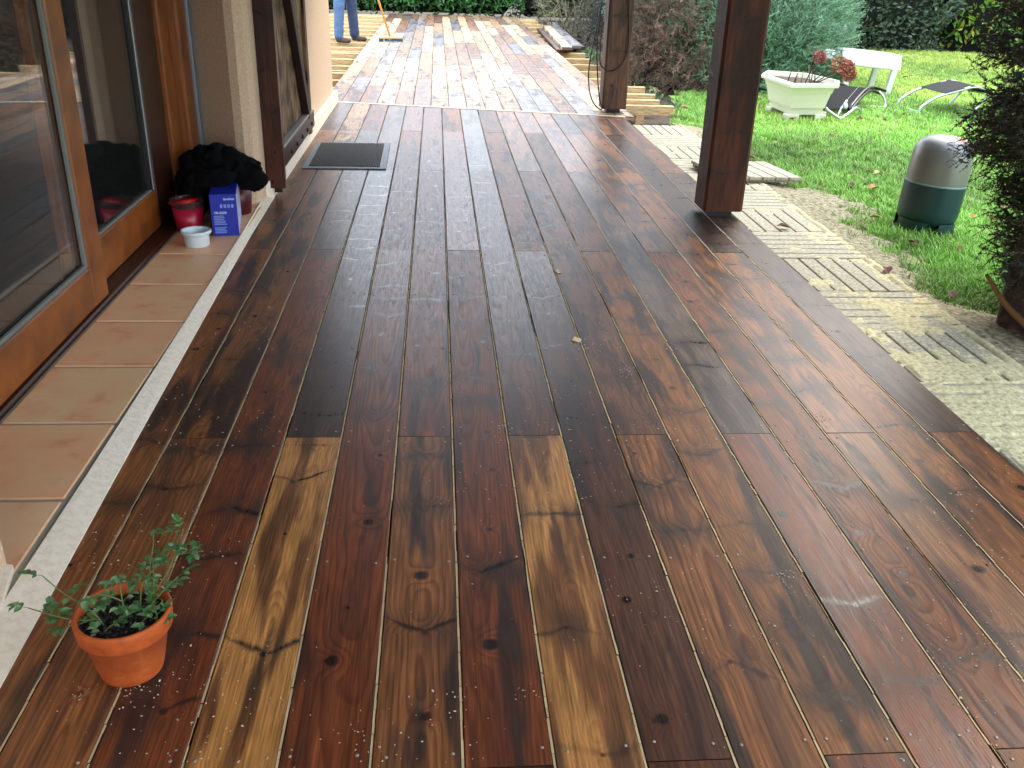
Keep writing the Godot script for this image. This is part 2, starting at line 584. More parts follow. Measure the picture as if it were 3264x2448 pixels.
# ------------------------------------------------------------------ smooth bodies (surface nets over joined capsules)
# prims: [a, b, ra, rb, colour]
func nets(prims: Array, cell: float, k: float, wob := 0.0, wob_f := 6.0, sd := 3) -> ArrayMesh:
	var lo := Vector3.ONE * 1e9
	var hi := -lo
	for p in prims:
		var R: float = maxf(p[2], p[3]) + 3 * cell + wob
		for e in [p[0], p[1]]:
			lo = lo.min(e - Vector3.ONE * R)
			hi = hi.max(e + Vector3.ONE * R)
	var nx := int((hi.x - lo.x) / cell) + 2
	var ny := int((hi.y - lo.y) / cell) + 2
	var nz := int((hi.z - lo.z) / cell) + 2
	var F := PackedFloat32Array()
	F.resize(nx * ny * nz)
	F.fill(1.0)
	var C := PackedInt32Array()
	C.resize(nx * ny * nz)
	var D := PackedFloat32Array()
	D.resize(nx * ny * nz)
	D.fill(9.0)
	for pi in prims.size():
		var p: Array = prims[pi]
		var a: Vector3 = p[0]
		var b: Vector3 = p[1]
		var ra: float = p[2]
		var rb: float = p[3]
		var ab := b - a
		var l2 := maxf(ab.length_squared(), 1e-9)
		var R := maxf(ra, rb) + 3.0 * cell + k
		var l0 := ((a.min(b) - Vector3.ONE * R - lo) / cell).floor()
		var h0 := ((a.max(b) + Vector3.ONE * R - lo) / cell).ceil()
		for iz in range(maxi(0, int(l0.z)), mini(nz, int(h0.z))):
			for iy in range(maxi(0, int(l0.y)), mini(ny, int(h0.y))):
				for ix in range(maxi(0, int(l0.x)), mini(nx, int(h0.x))):
					var q := lo + Vector3(ix, iy, iz) * cell
					var t := clampf((q - a).dot(ab) / l2, 0.0, 1.0)
					var d := q.distance_to(a + ab * t) - lerpf(ra, rb, t)
					var i := ix + nx * (iy + ny * iz)
					if d < D[i]:
						D[i] = d
						C[i] = pi
					var f := F[i]
					var h := clampf(0.5 + 0.5 * (f - d) / k, 0.0, 1.0)
					F[i] = lerpf(f, d, h) - k * h * (1.0 - h)
	if wob > 0.0:
		var fn := FastNoiseLite.new()
		fn.seed = sd
		fn.frequency = wob_f
		fn.fractal_type = FastNoiseLite.FRACTAL_RIDGED
		fn.fractal_octaves = 3
		for iz in nz:
			for iy in ny:
				for ix in nx:
					var i := ix + nx * (iy + ny * iz)
					if absf(F[i]) < 0.12:
						var q := lo + Vector3(ix, iy, iz) * cell
						F[i] += fn.get_noise_3dv(q) * wob
	var vid := {}
	var V := PackedVector3Array()
	var K := PackedColorArray()
	var I := PackedInt32Array()
	var off := [0, 1, nx, nx + 1, nx * ny, nx * ny + 1, nx * ny + nx, nx * ny + nx + 1]
	for iz in nz - 1:
		for iy in ny - 1:
			for ix in nx - 1:
				var i := ix + nx * (iy + ny * iz)
				var neg := 0
				for o in off:
					if F[i + o] < 0.0:
						neg += 1
				if neg == 0 or neg == 8:
					continue
				var s := Vector3.ZERO
				var n := 0
				for e in [[0, 1], [0, 2], [0, 4], [1, 3], [1, 5], [2, 3], [2, 6], [3, 7], [4, 5], [4, 6], [5, 7], [6, 7]]:
					var fa := F[i + off[e[0]]]
					var fb := F[i + off[e[1]]]
					if (fa < 0.0) != (fb < 0.0):
						var t := fa / (fa - fb)
						var pa := Vector3(e[0] & 1, (e[0] >> 1) & 1, e[0] >> 2)
						var pb := Vector3(e[1] & 1, (e[1] >> 1) & 1, e[1] >> 2)
						s += pa.lerp(pb, t)
						n += 1
				vid[i] = V.size()
				V.append(lo + (Vector3(ix, iy, iz) + s / n) * cell)
				K.append(prims[C[i]][4])
	var N := PackedVector3Array()
	N.resize(V.size())
	for iz in range(1, nz - 1):
		for iy in range(1, ny - 1):
			for ix in range(1, nx - 1):
				var i := ix + nx * (iy + ny * iz)
				for e in [[1, nx, nx * ny], [nx, nx * ny, 1], [nx * ny, 1, nx]]:
					var f0 := F[i]
					var f1 := F[i + e[0]]
					if (f0 < 0.0) == (f1 < 0.0):
						continue
					var q := [i, i - e[1], i - e[1] - e[2], i - e[2]]
					if not (vid.has(q[0]) and vid.has(q[1]) and vid.has(q[2]) and vid.has(q[3])):
						continue
					var a: int = vid[q[0]]
					var b: int = vid[q[1]]
					var c: int = vid[q[2]]
					var d: int = vid[q[3]]
					if f0 < 0.0:
						var w := b
						b = d
						d = w
					var nn := (V[a] - V[c]).cross(V[a] - V[b]) + (V[a] - V[d]).cross(V[a] - V[c])
					I.append_array([a, b, c, a, c, d])
					for z in [a, b, c, d]:
						N[z] += nn
	for i in N.size():
		N[i] = N[i].normalized()
	var arr := []
	arr.resize(Mesh.ARRAY_MAX)
	arr[Mesh.ARRAY_VERTEX] = V
	arr[Mesh.ARRAY_NORMAL] = N
	arr[Mesh.ARRAY_COLOR] = K
	arr[Mesh.ARRAY_INDEX] = I
	var am := ArrayMesh.new()
	am.add_surface_from_arrays(Mesh.PRIMITIVE_TRIANGLES, arr)
	return am

# ------------------------------------------------------------------ leaves
func leaf_mesh(ln: float, wd: float, fold := 0.25) -> ArrayMesh:
	var st := begin()
	var P := [Vector3.ZERO, Vector3(0, ln * 0.33, -ln * 0.05), Vector3(0, ln * 0.72, -ln * 0.12), Vector3(0, ln, -ln * 0.28)]
	var L := [Vector3(-wd * 0.45, ln * 0.33, wd * fold), Vector3(-wd * 0.42, ln * 0.70, wd * fold - ln * 0.08)]
	for s in [-1.0, 1.0]:
		var l0: Vector3 = Vector3(L[0].x * s, L[0].y, L[0].z)
		var l1: Vector3 = Vector3(L[1].x * s, L[1].y, L[1].z)
		var o := Vector3(0, 0, 1)
		tri(st, P[0], P[1], l0, o)
		tri(st, P[1], P[2], l1, o)
		tri(st, P[1], l1, l0, o)
		tri(st, P[2], P[3], l1, o)
	return done(st)

# a feathery conifer spray: short flat needles round a bent axis
func spray_mesh(ln: float, needles: int, nl: float, nw: float, flat := 0.5, sd := 1) -> ArrayMesh:
	var r := RandomNumberGenerator.new()
	r.seed = sd
	var st := begin()
	for i in needles:
		var t := r.randf()
		var p := Vector3(sin(t * 2.0) * ln * 0.08, t * ln, 0)
		var a := r.randf() * TAU
		var d := Vector3(cos(a), r.randf_range(0.5, 1.5), sin(a) * flat).normalized()
		var q: Vector3 = p + d * nl * r.randf_range(0.6, 1.2) * (1.1 - 0.6 * t)
		var s := d.cross(Vector3(sin(a * 3), 0.2, cos(a * 2))).normalized() * nw * 0.5
		tri(st, p - s, p + s, q, Vector3(0, 0, 1))
	tri(st, Vector3(-nw * 0.5, 0, 0), Vector3(nw * 0.5, 0, 0), Vector3(ln * 0.07, ln, 0), Vector3(0, 0, 1))
	return done(st)

func blob_core(c: Vector3, r: Vector3, sd: int, amp := 0.18, freq := 1.6) -> ArrayMesh:
	var fn := FastNoiseLite.new()
	fn.seed = sd
	fn.frequency = freq
	var st := begin(true)
	var nu := 26
	var nv := 14
	var P := func(i: int, j: int) -> Vector3:
		var th := TAU * (i % nu) / nu
		var ph := PI * j / nv
		var d := Vector3(cos(th) * sin(ph), cos(ph), sin(th) * sin(ph))
		return c + r * d * (1.0 + amp * fn.get_noise_3dv(c + d * r))
	for i in nu:
		for j in nv:
			var a: Vector3 = P.call(i, j)
			var b: Vector3 = P.call(i + 1, j)
			var cc: Vector3 = P.call(i + 1, j + 1)
			var d: Vector3 = P.call(i, j + 1)
			var o := (a + b + cc + d) * 0.25 - c
			if j > 0:
				tri(st, a, b, cc, o)
			if j < nv - 1:
				tri(st, a, cc, d, o)
	return done(st)

# points on (and a little inside) a lumpy ellipsoid with the directions leaves take there
func crown(c: Vector3, r: Vector3, n: int, sd: int, size: Vector2, depth := 0.3, amp := 0.18, freq := 1.6, floor_y := -0.16, droop := 0.0) -> Array:
	var fn := FastNoiseLite.new()
	fn.seed = sd
	fn.frequency = freq
	var f2 := FastNoiseLite.new()
	f2.seed = sd + 5
	f2.frequency = 3.0
	var xf := []
	var w := []
	var tries := 0
	while xf.size() < n and tries < n * 6:
		tries += 1
		var d := rdir()
		var q := c + r * d
		var rad := 1.0 + amp * fn.get_noise_3dv(c + d * r)
		rad *= 1.0 - depth * pow(rng.randf(), 2.0) + 0.06
		q = c + r * d * rad
		if q.y < floor_y:
			continue
		var cl := f2.get_noise_3dv(q)
		if cl < -0.25 and rng.randf() < 0.6:
			continue
		var o := (d / r).normalized()
		var dir := (o * 0.9 + rdir() * 0.75 + Vector3(0, 0.25 - droop, 0)).normalized()
		var s := rng.randf_range(size.x, size.y)
		xf.append(Transform3D(rbasis(dir, rng.randf() * TAU).scaled(Vector3.ONE * s), q))
		w.append(cl)
	return [xf, w]

func tint(list: Array, pal: Array, jitter := 0.25) -> Array:
	var r := []
	for i in list.size():
		var c: Color = pal[rng.randi() % pal.size()]
		var f: float = 1.0 + rng.randf_range(-jitter, jitter) + list[i] * 0.35
		r.append(Color(c.r * f, c.g * f, c.b * f))
	return r

# ================================================================== SCENE
func _ready() -> void:
	rng.seed = 20240
	setup_view()
	setup_materials()
	build_ground()
	build_house()
	build_decks()
	build_posts()
	build_duckboards()
	build_plants()
	build_garden_things()
	build_sill_things()
	build_pot()
	build_person()
	build_small()

func setup_view() -> void:
	var cam := Camera3D.new()
	var p := 0.438579174
	var yaw := 0.0884593952
	var roll := 0.033881
	var fwd := Vector3(sin(yaw) * cos(p), -sin(p), -cos(yaw) * cos(p))
	var right := Vector3(cos(yaw), 0, sin(yaw))
	var up := right.cross(fwd)
	var r2 := right * cos(roll) + up * sin(roll)
	var u2 := up * cos(roll) - right * sin(roll)
	cam.fov = 45.43
	cam.near = 0.05
	cam.far = 400.0
	put(cam, "camera")
	cam.transform = Transform3D(Basis(r2, u2, -fwd), Vector3(0, 1.25, 0))
	cam.current = true
	var sky := ProceduralSkyMaterial.new()
	sky.sky_top_color = Color(0.87, 0.92, 0.99)
	sky.sky_horizon_color = Color(0.97, 0.98, 1.0)
	sky.sky_curve = 0.2
	sky.sky_energy_multiplier = 1.0
	sky.ground_bottom_color = Color(0.2, 0.22, 0.18)
	sky.ground_horizon_color = Color(0.5, 0.52, 0.5)
	var s := Sky.new()
	s.sky_material = sky
	var e := Environment.new()
	e.background_mode = Environment.BG_SKY
	e.sky = s
	e.tonemap_mode = Environment.TONE_MAPPER_LINEAR
	e.tonemap_exposure = 5.1
	e.background_energy_multiplier = 1.0
	e.sdfgi_enabled = true
	e.ssao_enabled = true
	e.ssil_enabled = true
	var we := WorldEnvironment.new()
	we.environment = e
	put(we, "environment")
	var sun := DirectionalLight3D.new()
	sun.light_energy = 0.28
	sun.light_color = Color(1.0, 0.97, 0.92)
	sun.light_angular_distance = 18.0
	sun.shadow_enabled = true
	put(sun, "sun")
	sun.look_at_from_position(Vector3(6, 10, -9), Vector3.ZERO)

func setup_materials() -> void:
	make_wood()
	var stu := noise_tex(0.09, 4, [[0.0, Color(0.74, 0.63, 0.52)], [0.5, Color(0.80, 0.69, 0.575)], [1.0, Color(0.85, 0.75, 0.64)]], 256, 11)
	M.stucco = tri_mat(stu, 2.2, 0.92, grey_tex(0.16, 4, 0.0, 1.0, 256, 12), 0.25)
	var pl := noise_tex(0.05, 4, [[0.0, Color(0.84, 0.78, 0.69)], [0.5, Color(0.91, 0.87, 0.79)], [1.0, Color(0.94, 0.91, 0.85)]], 256, 13)
	M.plinth = tri_mat(pl, 3.0, 0.9, grey_tex(0.1, 3, 0.0, 1.0, 256, 14), 0.1)
	M.terracotta_tile = tri_mat(noise_tex(0.012, 5, [[0.0, Color(0.80, 0.55, 0.42)], [0.3, Color(0.90, 0.70, 0.54)], [0.7, Color(0.90, 0.75, 0.58)], [1.0, Color(0.89, 0.65, 0.52)]], 256, 15), 1.3, 0.42, grey_tex(0.03, 4, 0, 1, 256, 16), 0.05)
	M.grout = plain(Color(0.62, 0.61, 0.54), 0.9)
	var dw := noise_tex(0.02, 4, [[0.0, Color(0.37, 0.195, 0.06)], [0.5, Color(0.48, 0.26, 0.08)], [1.0, Color(0.57, 0.325, 0.11)]], 256, 17)
	M.door_wood = tri_mat(dw, 1.0, 0.4)
	M.door_wood.uv1_scale = Vector3(9, 0.9, 0.9)
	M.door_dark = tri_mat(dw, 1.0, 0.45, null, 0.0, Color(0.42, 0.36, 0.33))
	M.gasket = plain(Color(0.42, 0.43, 0.41), 0.6)
	M.black_gasket = plain(Color(0.06, 0.065, 0.06), 0.5)
	M.alu = plain(Color(0.62, 0.65, 0.68), 0.38, 0.8)
	var g := plain(Color(0.5, 0.55, 0.52, 0.02), 0.02, 0.0, 0.6)
	g.transparency = BaseMaterial3D.TRANSPARENCY_ALPHA
	M.glass = g
	M.room = plain(Color(0.30, 0.26, 0.23), 0.9)
	M.room_floor = plain(Color(0.33, 0.22, 0.15), 0.6)
	M.roof = plain(Color(0.30, 0.20, 0.13), 0.8)
	M.roof_tile = plain(Color(0.55, 0.32, 0.22), 0.9)
	M.soil = tri_mat(noise_tex(0.03, 5, [[0.0, Color(0.16, 0.11, 0.08)], [0.5, Color(0.26, 0.20, 0.15)], [1.0, Color(0.38, 0.32, 0.25)]], 512, 21), 0.9, 0.95, grey_tex(0.06, 5, 0, 1, 256, 22), 1.2)
	M.lawn = tri_mat(noise_tex(0.02, 5, [[0.0, Color(0.36, 0.46, 0.15)], [0.5, Color(0.47, 0.62, 0.22)], [1.0, Color(0.56, 0.66, 0.28)]], 512, 23), 0.5, 0.95)
	M.sand = tri_mat(noise_tex(0.05, 5, [[0.0, Color(0.56, 0.52, 0.385)], [0.45, Color(0.765, 0.73, 0.575)], [1.0, Color(0.88, 0.85, 0.70)]], 512, 24), 1.6, 0.95, grey_tex(0.2, 4, 0, 1, 256, 25), 0.25)
	M.sand_dark = tri_mat(noise_tex(0.035, 5, [[0.0, Color(0.26, 0.23, 0.17)], [0.35, Color(0.50, 0.47, 0.37)], [1.0, Color(0.78, 0.75, 0.62)]], 512, 33), 1.3, 0.95, grey_tex(0.12, 5, 0, 1, 256, 34), 1.0)
	M.duck = tri_mat(noise_tex(0.05, 5, [[0.0, Color(0.46, 0.44, 0.38)], [0.5, Color(0.64, 0.62, 0.54)], [1.0, Color(0.76, 0.74, 0.65)]], 256, 26), 3.0, 0.8, grey_tex(0.08, 4, 0, 1, 256, 27), 0.1)
	M.joist = tri_mat(noise_tex(0.02, 4, [[0.0, Color(0.62, 0.48, 0.31)], [0.5, Color(0.78, 0.66, 0.47)], [1.0, Color(0.88, 0.78, 0.60)]], 256, 28), 1.0, 0.75)
	M.joist.uv1_scale = Vector3(1.2, 7, 7)
	M.saw = plain(Color(0.80, 0.71, 0.54), 0.95)
	M.saw.vertex_color_use_as_albedo = true
	M.white_plastic = plain(Color(0.88, 0.89, 0.88), 0.35)
	M.cream_plastic = plain(Color(0.82, 0.81, 0.73), 0.45)
	M.black_cloth = plain(Color(0.02, 0.02, 0.022), 0.9, 0.0, 0.25)
	M.sling = tri_mat(grey_tex(0.35, 1, 0.13, 0.22, 128, 31), 14.0, 0.85)
	M.sling.metallic_specular = 0.25
	M.tube = plain(Color(0.72, 0.75, 0.76), 0.3, 0.85)
	M.wet = plain(Color(0.05, 0.05, 0.05), 0.5)

# ------------------------------------------------------------------ ground
func sand_edge(z: float) -> float:
	return 2.28 + 0.16 * sin(z * 2.1 + 0.6) + 0.1 * sin(z * 5.3) + 0.35 * smoothstep(-4.2, -2.6, z) - 0.12 * smoothstep(-5.2, -7.0, z)

func lawn_inside(x: float, z: float) -> bool:
	var left := 2.2
	if z > -8.8:
		left = sand_edge(z)
	elif z > -10.8:
		left = lerpf(2.3, 2.75, (-8.8 - z) / 2.0)
	elif z > -13.0:
		left = 4.7
	else:
		left = lerpf(5.0, 6.2, clampf((-13.0 - z) / 3.5, 0, 1))
	if x < left:
		return false
	var far := -16.9 + 0.35 * sin(x * 1.3)
	return z > far

func build_ground() -> void:
	var st := begin()
	quad(st, Vector3(-120, -0.2, 120), Vector3(120, -0.2, 120), Vector3(120, -0.2, -120), Vector3(-120, -0.2, -120), Vector3.UP)
	struct("ground", done(st), M.soil)
	# lawn sheet
	var fn := FastNoiseLite.new()
	fn.seed = 8
	fn.frequency = 0.9
	var hgt := func(x: float, z: float) -> float:
		return -0.145 + 0.012 * fn.get_noise_2d(x, z)
	st = begin(true)
	var s := 0.2
	for ix in range(9, 110):
		for iz in range(-92, 32):
			var x := ix * s
			var z := iz * s
			if lawn_inside(x + s * 0.5, z + s * 0.5):
				quad(st, Vector3(x, hgt.call(x, z), z), Vector3(x + s, hgt.call(x + s, z), z), Vector3(x + s, hgt.call(x + s, z + s), z + s), Vector3(x, hgt.call(x, z + s), z + s), Vector3.UP)
	struct("lawn_soil", done(st), M.lawn)
	# blades
	var g := begin()
	for i in 13:
		var a := rng.randf() * TAU
		var p := Vector3(cos(a), 0, sin(a)) * rng.randf_range(0, 0.022)
		var a2 := rng.randf() * TAU
		var lean := Vector3(cos(a2), 0, sin(a2)) * rng.randf_range(0.008, 0.035)
		var h := rng.randf_range(0.022, 0.05)
		var w := Vector3(-sin(a2), 0, cos(a2)) * rng.randf_range(0.0016, 0.003)
		var m := p + lean * 0.35 + Vector3(0, h * 0.6, 0)
		var t := p + lean + Vector3(0, h, 0)
		quad(g, p - w, p + w, m + w * 0.8, m - w * 0.8, Vector3(cos(a2), 0.5, sin(a2)))
		tri(g, m - w * 0.8, m + w * 0.8, t, Vector3(cos(a2), 0.5, sin(a2)))
	var mat := leafy(Color.WHITE, 0.6, 0.4)
	var fm := FastNoiseLite.new()
	fm.seed = 77
	fm.frequency = 0.35
	fm.fractal_octaves = 4
	var xf := []
	var cs := []
	for i in 52000:
		var z: float
		var x: float
		if i < 42000:
			z = -3.0 - 14.2 * pow(rng.randf(), 1.15)
			x = rng.randf_range(2.0, lerpf(4.2, 11.5, clampf((-3.0 - z) / 14.0, 0, 1)))
		else:
			z = rng.randf_range(-17, 2)
			x = rng.randf_range(2.3, 9.0)
		if not lawn_inside(x + rng.randf_range(-0.1, 0.1), z):
			continue
		var sc := rng.randf_range(0.8, 1.5)
		var xn := fm.get_noise_2d(x, z)
		if z > -8.0 and x < sand_edge(z) + 0.25 and rng.randf() < 0.5:
			continue
		xf.append(Transform3D(Basis(Vector3.UP, rng.randf() * TAU).scaled(Vector3(sc, sc * rng.randf_range(0.7, 1.2), sc)), Vector3(x, hgt.call(x, z) - 0.003, z)))
		var moss := clampf((-z - 9.0) / 6.0 + xn * 0.9, 0.0, 1.0)
		var c := Color(0.27, 0.52, 0.085).lerp(Color(0.50, 0.51, 0.115), moss * 0.6)
		var f := 0.85 + xn * 0.55 + rng.randf_range(-0.25, 0.3)
		if rng.randf() < 0.07:
			c = Color(0.36, 0.32, 0.14)
		cs.append(Color(c.r * f, c.g * f, c.b * f))
	var o := multi("grass", done(g), mat, xf, cs)
	tag(o, "short green lawn grass beside the deck", "grass", "lawn grass")

# ------------------------------------------------------------------ house
func build_house() -> void:
	var h := thing("house", "house with beige stucco wall, sliding patio door and terrace roof", "house")
	var st := begin()
	# pier beside the camera
	prism(st, [Vector2(-0.93, 3.4), Vector2(-0.93, -1.70), Vector2(-0.955, -1.725), Vector2(-1.45, -1.76), Vector2(-1.45, 3.4)], -0.2, 2.5)
	obj("pier_wall", st, M.stucco, h)
	st = begin()
	prism(st, [Vector2(-1.235, -5.065), Vector2(-1.03, -4.865), Vector2(-0.985, -4.85), Vector2(-0.945, -4.87), Vector2(-0.925, -4.92), Vector2(-0.925, -8.58), Vector2(-0.94, -8.60), Vector2(-6.2, -8.60), Vector2(-6.2, -8.3), Vector2(-1.45, -8.3), Vector2(-1.45, -5.065)], -0.2, 2.5)
	obj("wall", st, M.stucco, h)
	# plinth: a kerb along the wall and a flush strip before the door
	st = begin()
	prism(st, [Vector2(-0.93, -5.02), Vector2(-0.893, -5.06), Vector2(-0.885, -8.6), Vector2(-0.905, -8.63), Vector2(-1.3, -8.63), Vector2(-1.3, -8.61), Vector2(-0.92, -8.605)], -0.2, 0.095)
	obj("plinth", st, M.plinth, h)
	st = begin()
	prism(st, [Vector2(-0.912, -1.69), Vector2(-0.80, -1.2), Vector2(-0.80, 3.0), Vector2(-0.96, 3.0), Vector2(-0.96, -1.70)], -0.2, 0.03)
	obj("plinth", st, M.plinth, h)
	st = begin()
	var er := [Vector2(-0.80, -1.2), Vector2(-0.828, -2.1), Vector2(-0.860, -3.3), Vector2(-0.884, -4.3), Vector2(-0.892, -5.07)]
	var el := [Vector2(-0.885, -1.2), Vector2(-0.890, -2.1), Vector2(-0.906, -3.3), Vector2(-0.918, -4.3), Vector2(-0.94, -5.05)]
	for i in 4:
		var a0 := Vector3(er[i].x, 0.003, er[i].y)
		var a1 := Vector3(er[i + 1].x, 0.003, er[i + 1].y)
		var b0 := Vector3(el[i].x, 0.021, el[i].y)
		var b1 := Vector3(el[i + 1].x, 0.021, el[i + 1].y)
		quad(st, a0, a1, b1, b0, Vector3(0.3, 1, 0))
		quad(st, a0, a1, a1 - Vector3(0, 0.15, 0), a0 - Vector3(0, 0.15, 0), Vector3(1, 0, 0))
		quad(st, b0, b1, b1 - Vector3(0.004, 0.15, 0), b0 - Vector3(0.004, 0.15, 0), Vector3(-1, 0, 0))
	obj("sill_edge", st, M.plinth, h)
	# tiled sill
	st = begin()
	prism(st, [Vector2(-1.5, -1.3), Vector2(-0.880, -1.3), Vector2(-0.885, -2.1), Vector2(-0.901, -3.3), Vector2(-0.913, -4.3), Vector2(-0.935, -5.05), Vector2(-0.935, -5.1), Vector2(-1.5, -5.1)], -0.15, 0.0125)
	obj("grout_bed", st, M.grout, h)
	var cols := [Color(1, 0.99, 0.98), Color(1.0, 0.96, 0.93), Color(0.98, 0.99, 0.96), Color(0.99, 0.95, 0.92), Color(1.0, 0.98, 0.95)]
	var zs := [-1.60, -1.97, -2.37, -2.76, -3.155, -3.56, -3.965, -4.37, -4.79]
	for i in zs.size() - 1:
		var m: StandardMaterial3D = M.terracotta_tile.duplicate()
		m.albedo_color = cols[i % 5]
		m.uv1_offset = Vector3(i * 0.37, 0, i * 0.61)
		var t := begin()
		box(t, Vector3(0, 0, 0), Vector3(0.312, 0.014, absf(zs[i + 1] - zs[i]) - 0.015), Basis(Vector3.UP, rng.randf_range(-0.004, 0.004)), 0.003)
		var o := obj("tile", t, m, h)
		o.position = Vector3(-1.066, 0.0095 + rng.randf_range(0, 0.001), (zs[i] + zs[i + 1]) * 0.5)
	var m2: StandardMaterial3D = M.terracotta_tile.duplicate()
	m2.albedo_color = Color(0.9, 0.82, 0.76)
	bc("tile", Vector3(-1.22, 0.0, -5.06), Vector3(-0.945, 0.0155, -4.80), m2, h, 0.003)
	# door frame
	var f := Node3D.new()
	put(f, "door_frame", h)
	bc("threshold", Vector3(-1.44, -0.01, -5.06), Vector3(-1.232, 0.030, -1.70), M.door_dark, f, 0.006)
	bc("jamb", Vector3(-1.44, 0.0, -4.82), Vector3(-1.285, 2.3, -4.665), M.door_wood, f, 0.008)
	bc("jamb", Vector3(-1.44, 0.0, -4.99), Vector3(-1.238, 2.3, -4.822), M.door_wood, f, 0.012)
	bc("jamb", Vector3(-1.44, 0.0, -1.745), Vector3(-1.25, 2.3, -1.70), M.door_wood, f, 0.008)
	bc("head", Vector3(-1.44, 2.2, -5.0), Vector3(-1.24, 2.34, -1.70), M.door_wood, f, 0.008)
	bc("weather_strip", Vector3(-1.40, 0.0, -5.02), Vector3(-1.226, 2.3, -4.992), M.alu, f, 0.003)
	bc("weather_strip", Vector3(-1.40, 0.0, -5.046), Vector3(-1.236, 2.3, -5.021), M.black_gasket, f)
	bc("weather_strip", Vector3(-1.40, 0.0, -5.066), Vector3(-1.224, 2.3, -5.047), M.alu, f, 0.003)
	# near sash
	var d := Node3D.new()
	put(d, "sliding_door", h)
	var x0 := -1.295
	var x1 := -1.246
	bc("stile", Vector3(x0, 0.03, -3.405), Vector3(x1, 2.18, -3.262), M.door_wood, d, 0.006)
	bc("stile", Vector3(x0, 0.03, -1.885), Vector3(x1, 2.18, -1.747), M.door_wood, d, 0.006)
	bc("bottom_rail", Vector3(x0, 0.03, -3.260), Vector3(x1 - 0.001, 0.182, -1.887), M.door_wood, d, 0.006)
	bc("top_rail", Vector3(x0, 2.04, -3.260), Vector3(x1 - 0.001, 2.18, -1.887), M.door_wood, d, 0.006)
	bc("pane", Vector3(-1.274, 0.17, -3.27), Vector3(-1.268, 2.05, -1.88), M.glass, d)
	for q in [[Vector3(x1 - 0.02, 0.183, -3.261), Vector3(x1 - 0.006, 2.04, -3.243)], [Vector3(x1 - 0.02, 0.183, -1.905), Vector3(x1 - 0.006, 2.04, -1.887)], [Vector3(x1 - 0.02, 0.183, -3.243), Vector3(x1 - 0.006, 0.197, -1.905)]]:
		bc("gasket", q[0], q[1], M.gasket, d, 0.002)
	# far sash, on the inner track
	d = Node3D.new()
	put(d, "sliding_door", h)
	x0 = -1.352
	x1 = -1.306
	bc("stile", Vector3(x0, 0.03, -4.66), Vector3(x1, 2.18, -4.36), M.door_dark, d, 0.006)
	bc("stile", Vector3(x0, 0.03, -3.40), Vector3(x1, 2.18, -3.27), M.door_wood, d, 0.006)
	bc("bottom_rail", Vector3(x0, 0.03, -4.358), Vector3(x1 - 0.001, 0.205, -3.402), M.door_wood, d, 0.006)
	bc("top_rail", Vector3(x0, 2.04, -4.358), Vector3(x1 - 0.001, 2.18, -3.402), M.door_wood, d, 0.006)
	bc("pane", Vector3(-1.332, 0.19, -4.37), Vector3(-1.326, 2.05, -3.39), M.glass, d)
	bc("gasket", Vector3(x1 - 0.02, 0.206, -4.357), Vector3(x1 - 0.004, 2.04, -4.338), M.alu, d, 0.002)
	bc("gasket", Vector3(x1 - 0.021, 0.206, -4.337), Vector3(x1 - 0.008, 2.04, -4.315), M.black_gasket, d)
	bc("gasket", Vector3(x1 - 0.02, 0.206, -4.315), Vector3(x1 - 0.006, 0.216, -3.403), M.gasket, d, 0.002)
	# room behind the door
	bc("room_floor", Vector3(-6.2, -0.15, -8.29), Vector3(-1.45, 0.01, 3.4), M.room_floor, h)
	bc("room_wall", Vector3(-6.4, -0.2, -8.29), Vector3(-6.2, 2.5, 3.4), M.room, h)
	bc("room_wall", Vector3(-6.2, 0.01, 3.2), Vector3(-1.46, 2.5, 3.4), M.room, h)
	bc("room_wall", Vector3(-6.2, 0.01, -5.7), Vector3(-1.46, 2.49, -5.6), M.room, h)
	bc("lintel", Vector3(-1.45, 2.342, -5.064), Vector3(-0.97, 2.5, -1.73), M.stucco, h)
	bc("room_ceiling", Vector3(-6.4, 2.502, -8.6), Vector3(-0.9, 2.6, 3.45), M.room, h)
	# terrace roof with rafters
	bc("roof_boarding", Vector3(-0.898, 2.52, -8.75), Vector3(2.35, 2.56, 2.0), M.roof, h)
	for i in 15:
		bc("rafter", Vector3(-0.9, 2.40, 1.9 - i * 0.72 - 0.08), Vector3(2.3, 2.518, 1.9 - i * 0.72), M.roof, h, 0.004)
	bc("roof_tiles", Vector3(-6.6, 2.602, -8.9), Vector3(2.4, 2.70, 2.1), M.roof_tile, h, 0.01)
	bc("eaves_beam", Vector3(1.42, 2.20, -8.6), Vector3(1.62, 2.398, 1.95), M.roof, h, 0.006)
	# shutter folded back against the wall
	var s := Node3D.new()
	put(s, "shutter", h)
	s.position = Vector3(-0.922, 0, 0)
	var tintd := Color(0.20, 0.145, 0.13)
	var o := inst("stile", timber(0.045, 0.10, 2.1, 12, 0.4, false, Color(0.75, 0.6, 0.55), 0.004), M.wood, s)
	o.transform = Transform3D(Basis(Vector3(0, 0, 1), Vector3(1, 0, 0), Vector3(0, -1, 0)), Vector3(0.098, 0.055, -5.07))
	o = inst("stile", timber(0.05, 0.05, 2.1, 17, 0.4, false, Color(0.55, 0.45, 0.42), 0.004), M.wood, s)
	o.transform = Transform3D(Basis(Vector3(0, 0, 1), Vector3(1, 0, 0), Vector3(0, -1, 0)), Vector3(0.07, 0.02, -5.125))
	for i in 9:
		o = inst("board", timber(0.172, 0.024, 2.05, 24, 0.17 * i, i % 2 == 0, Color(0.52, 0.43, 0.35) * (0.9 + 0.05 * (i % 3)), 0.003), M.dry_wood, s)
		o.transform = Transform3D(Basis(Vector3(0, 0, 1), Vector3(1, 0, 0), Vector3(0, -1, 0)), Vector3(0.030, 0.075, -5.24 - i * 0.175))
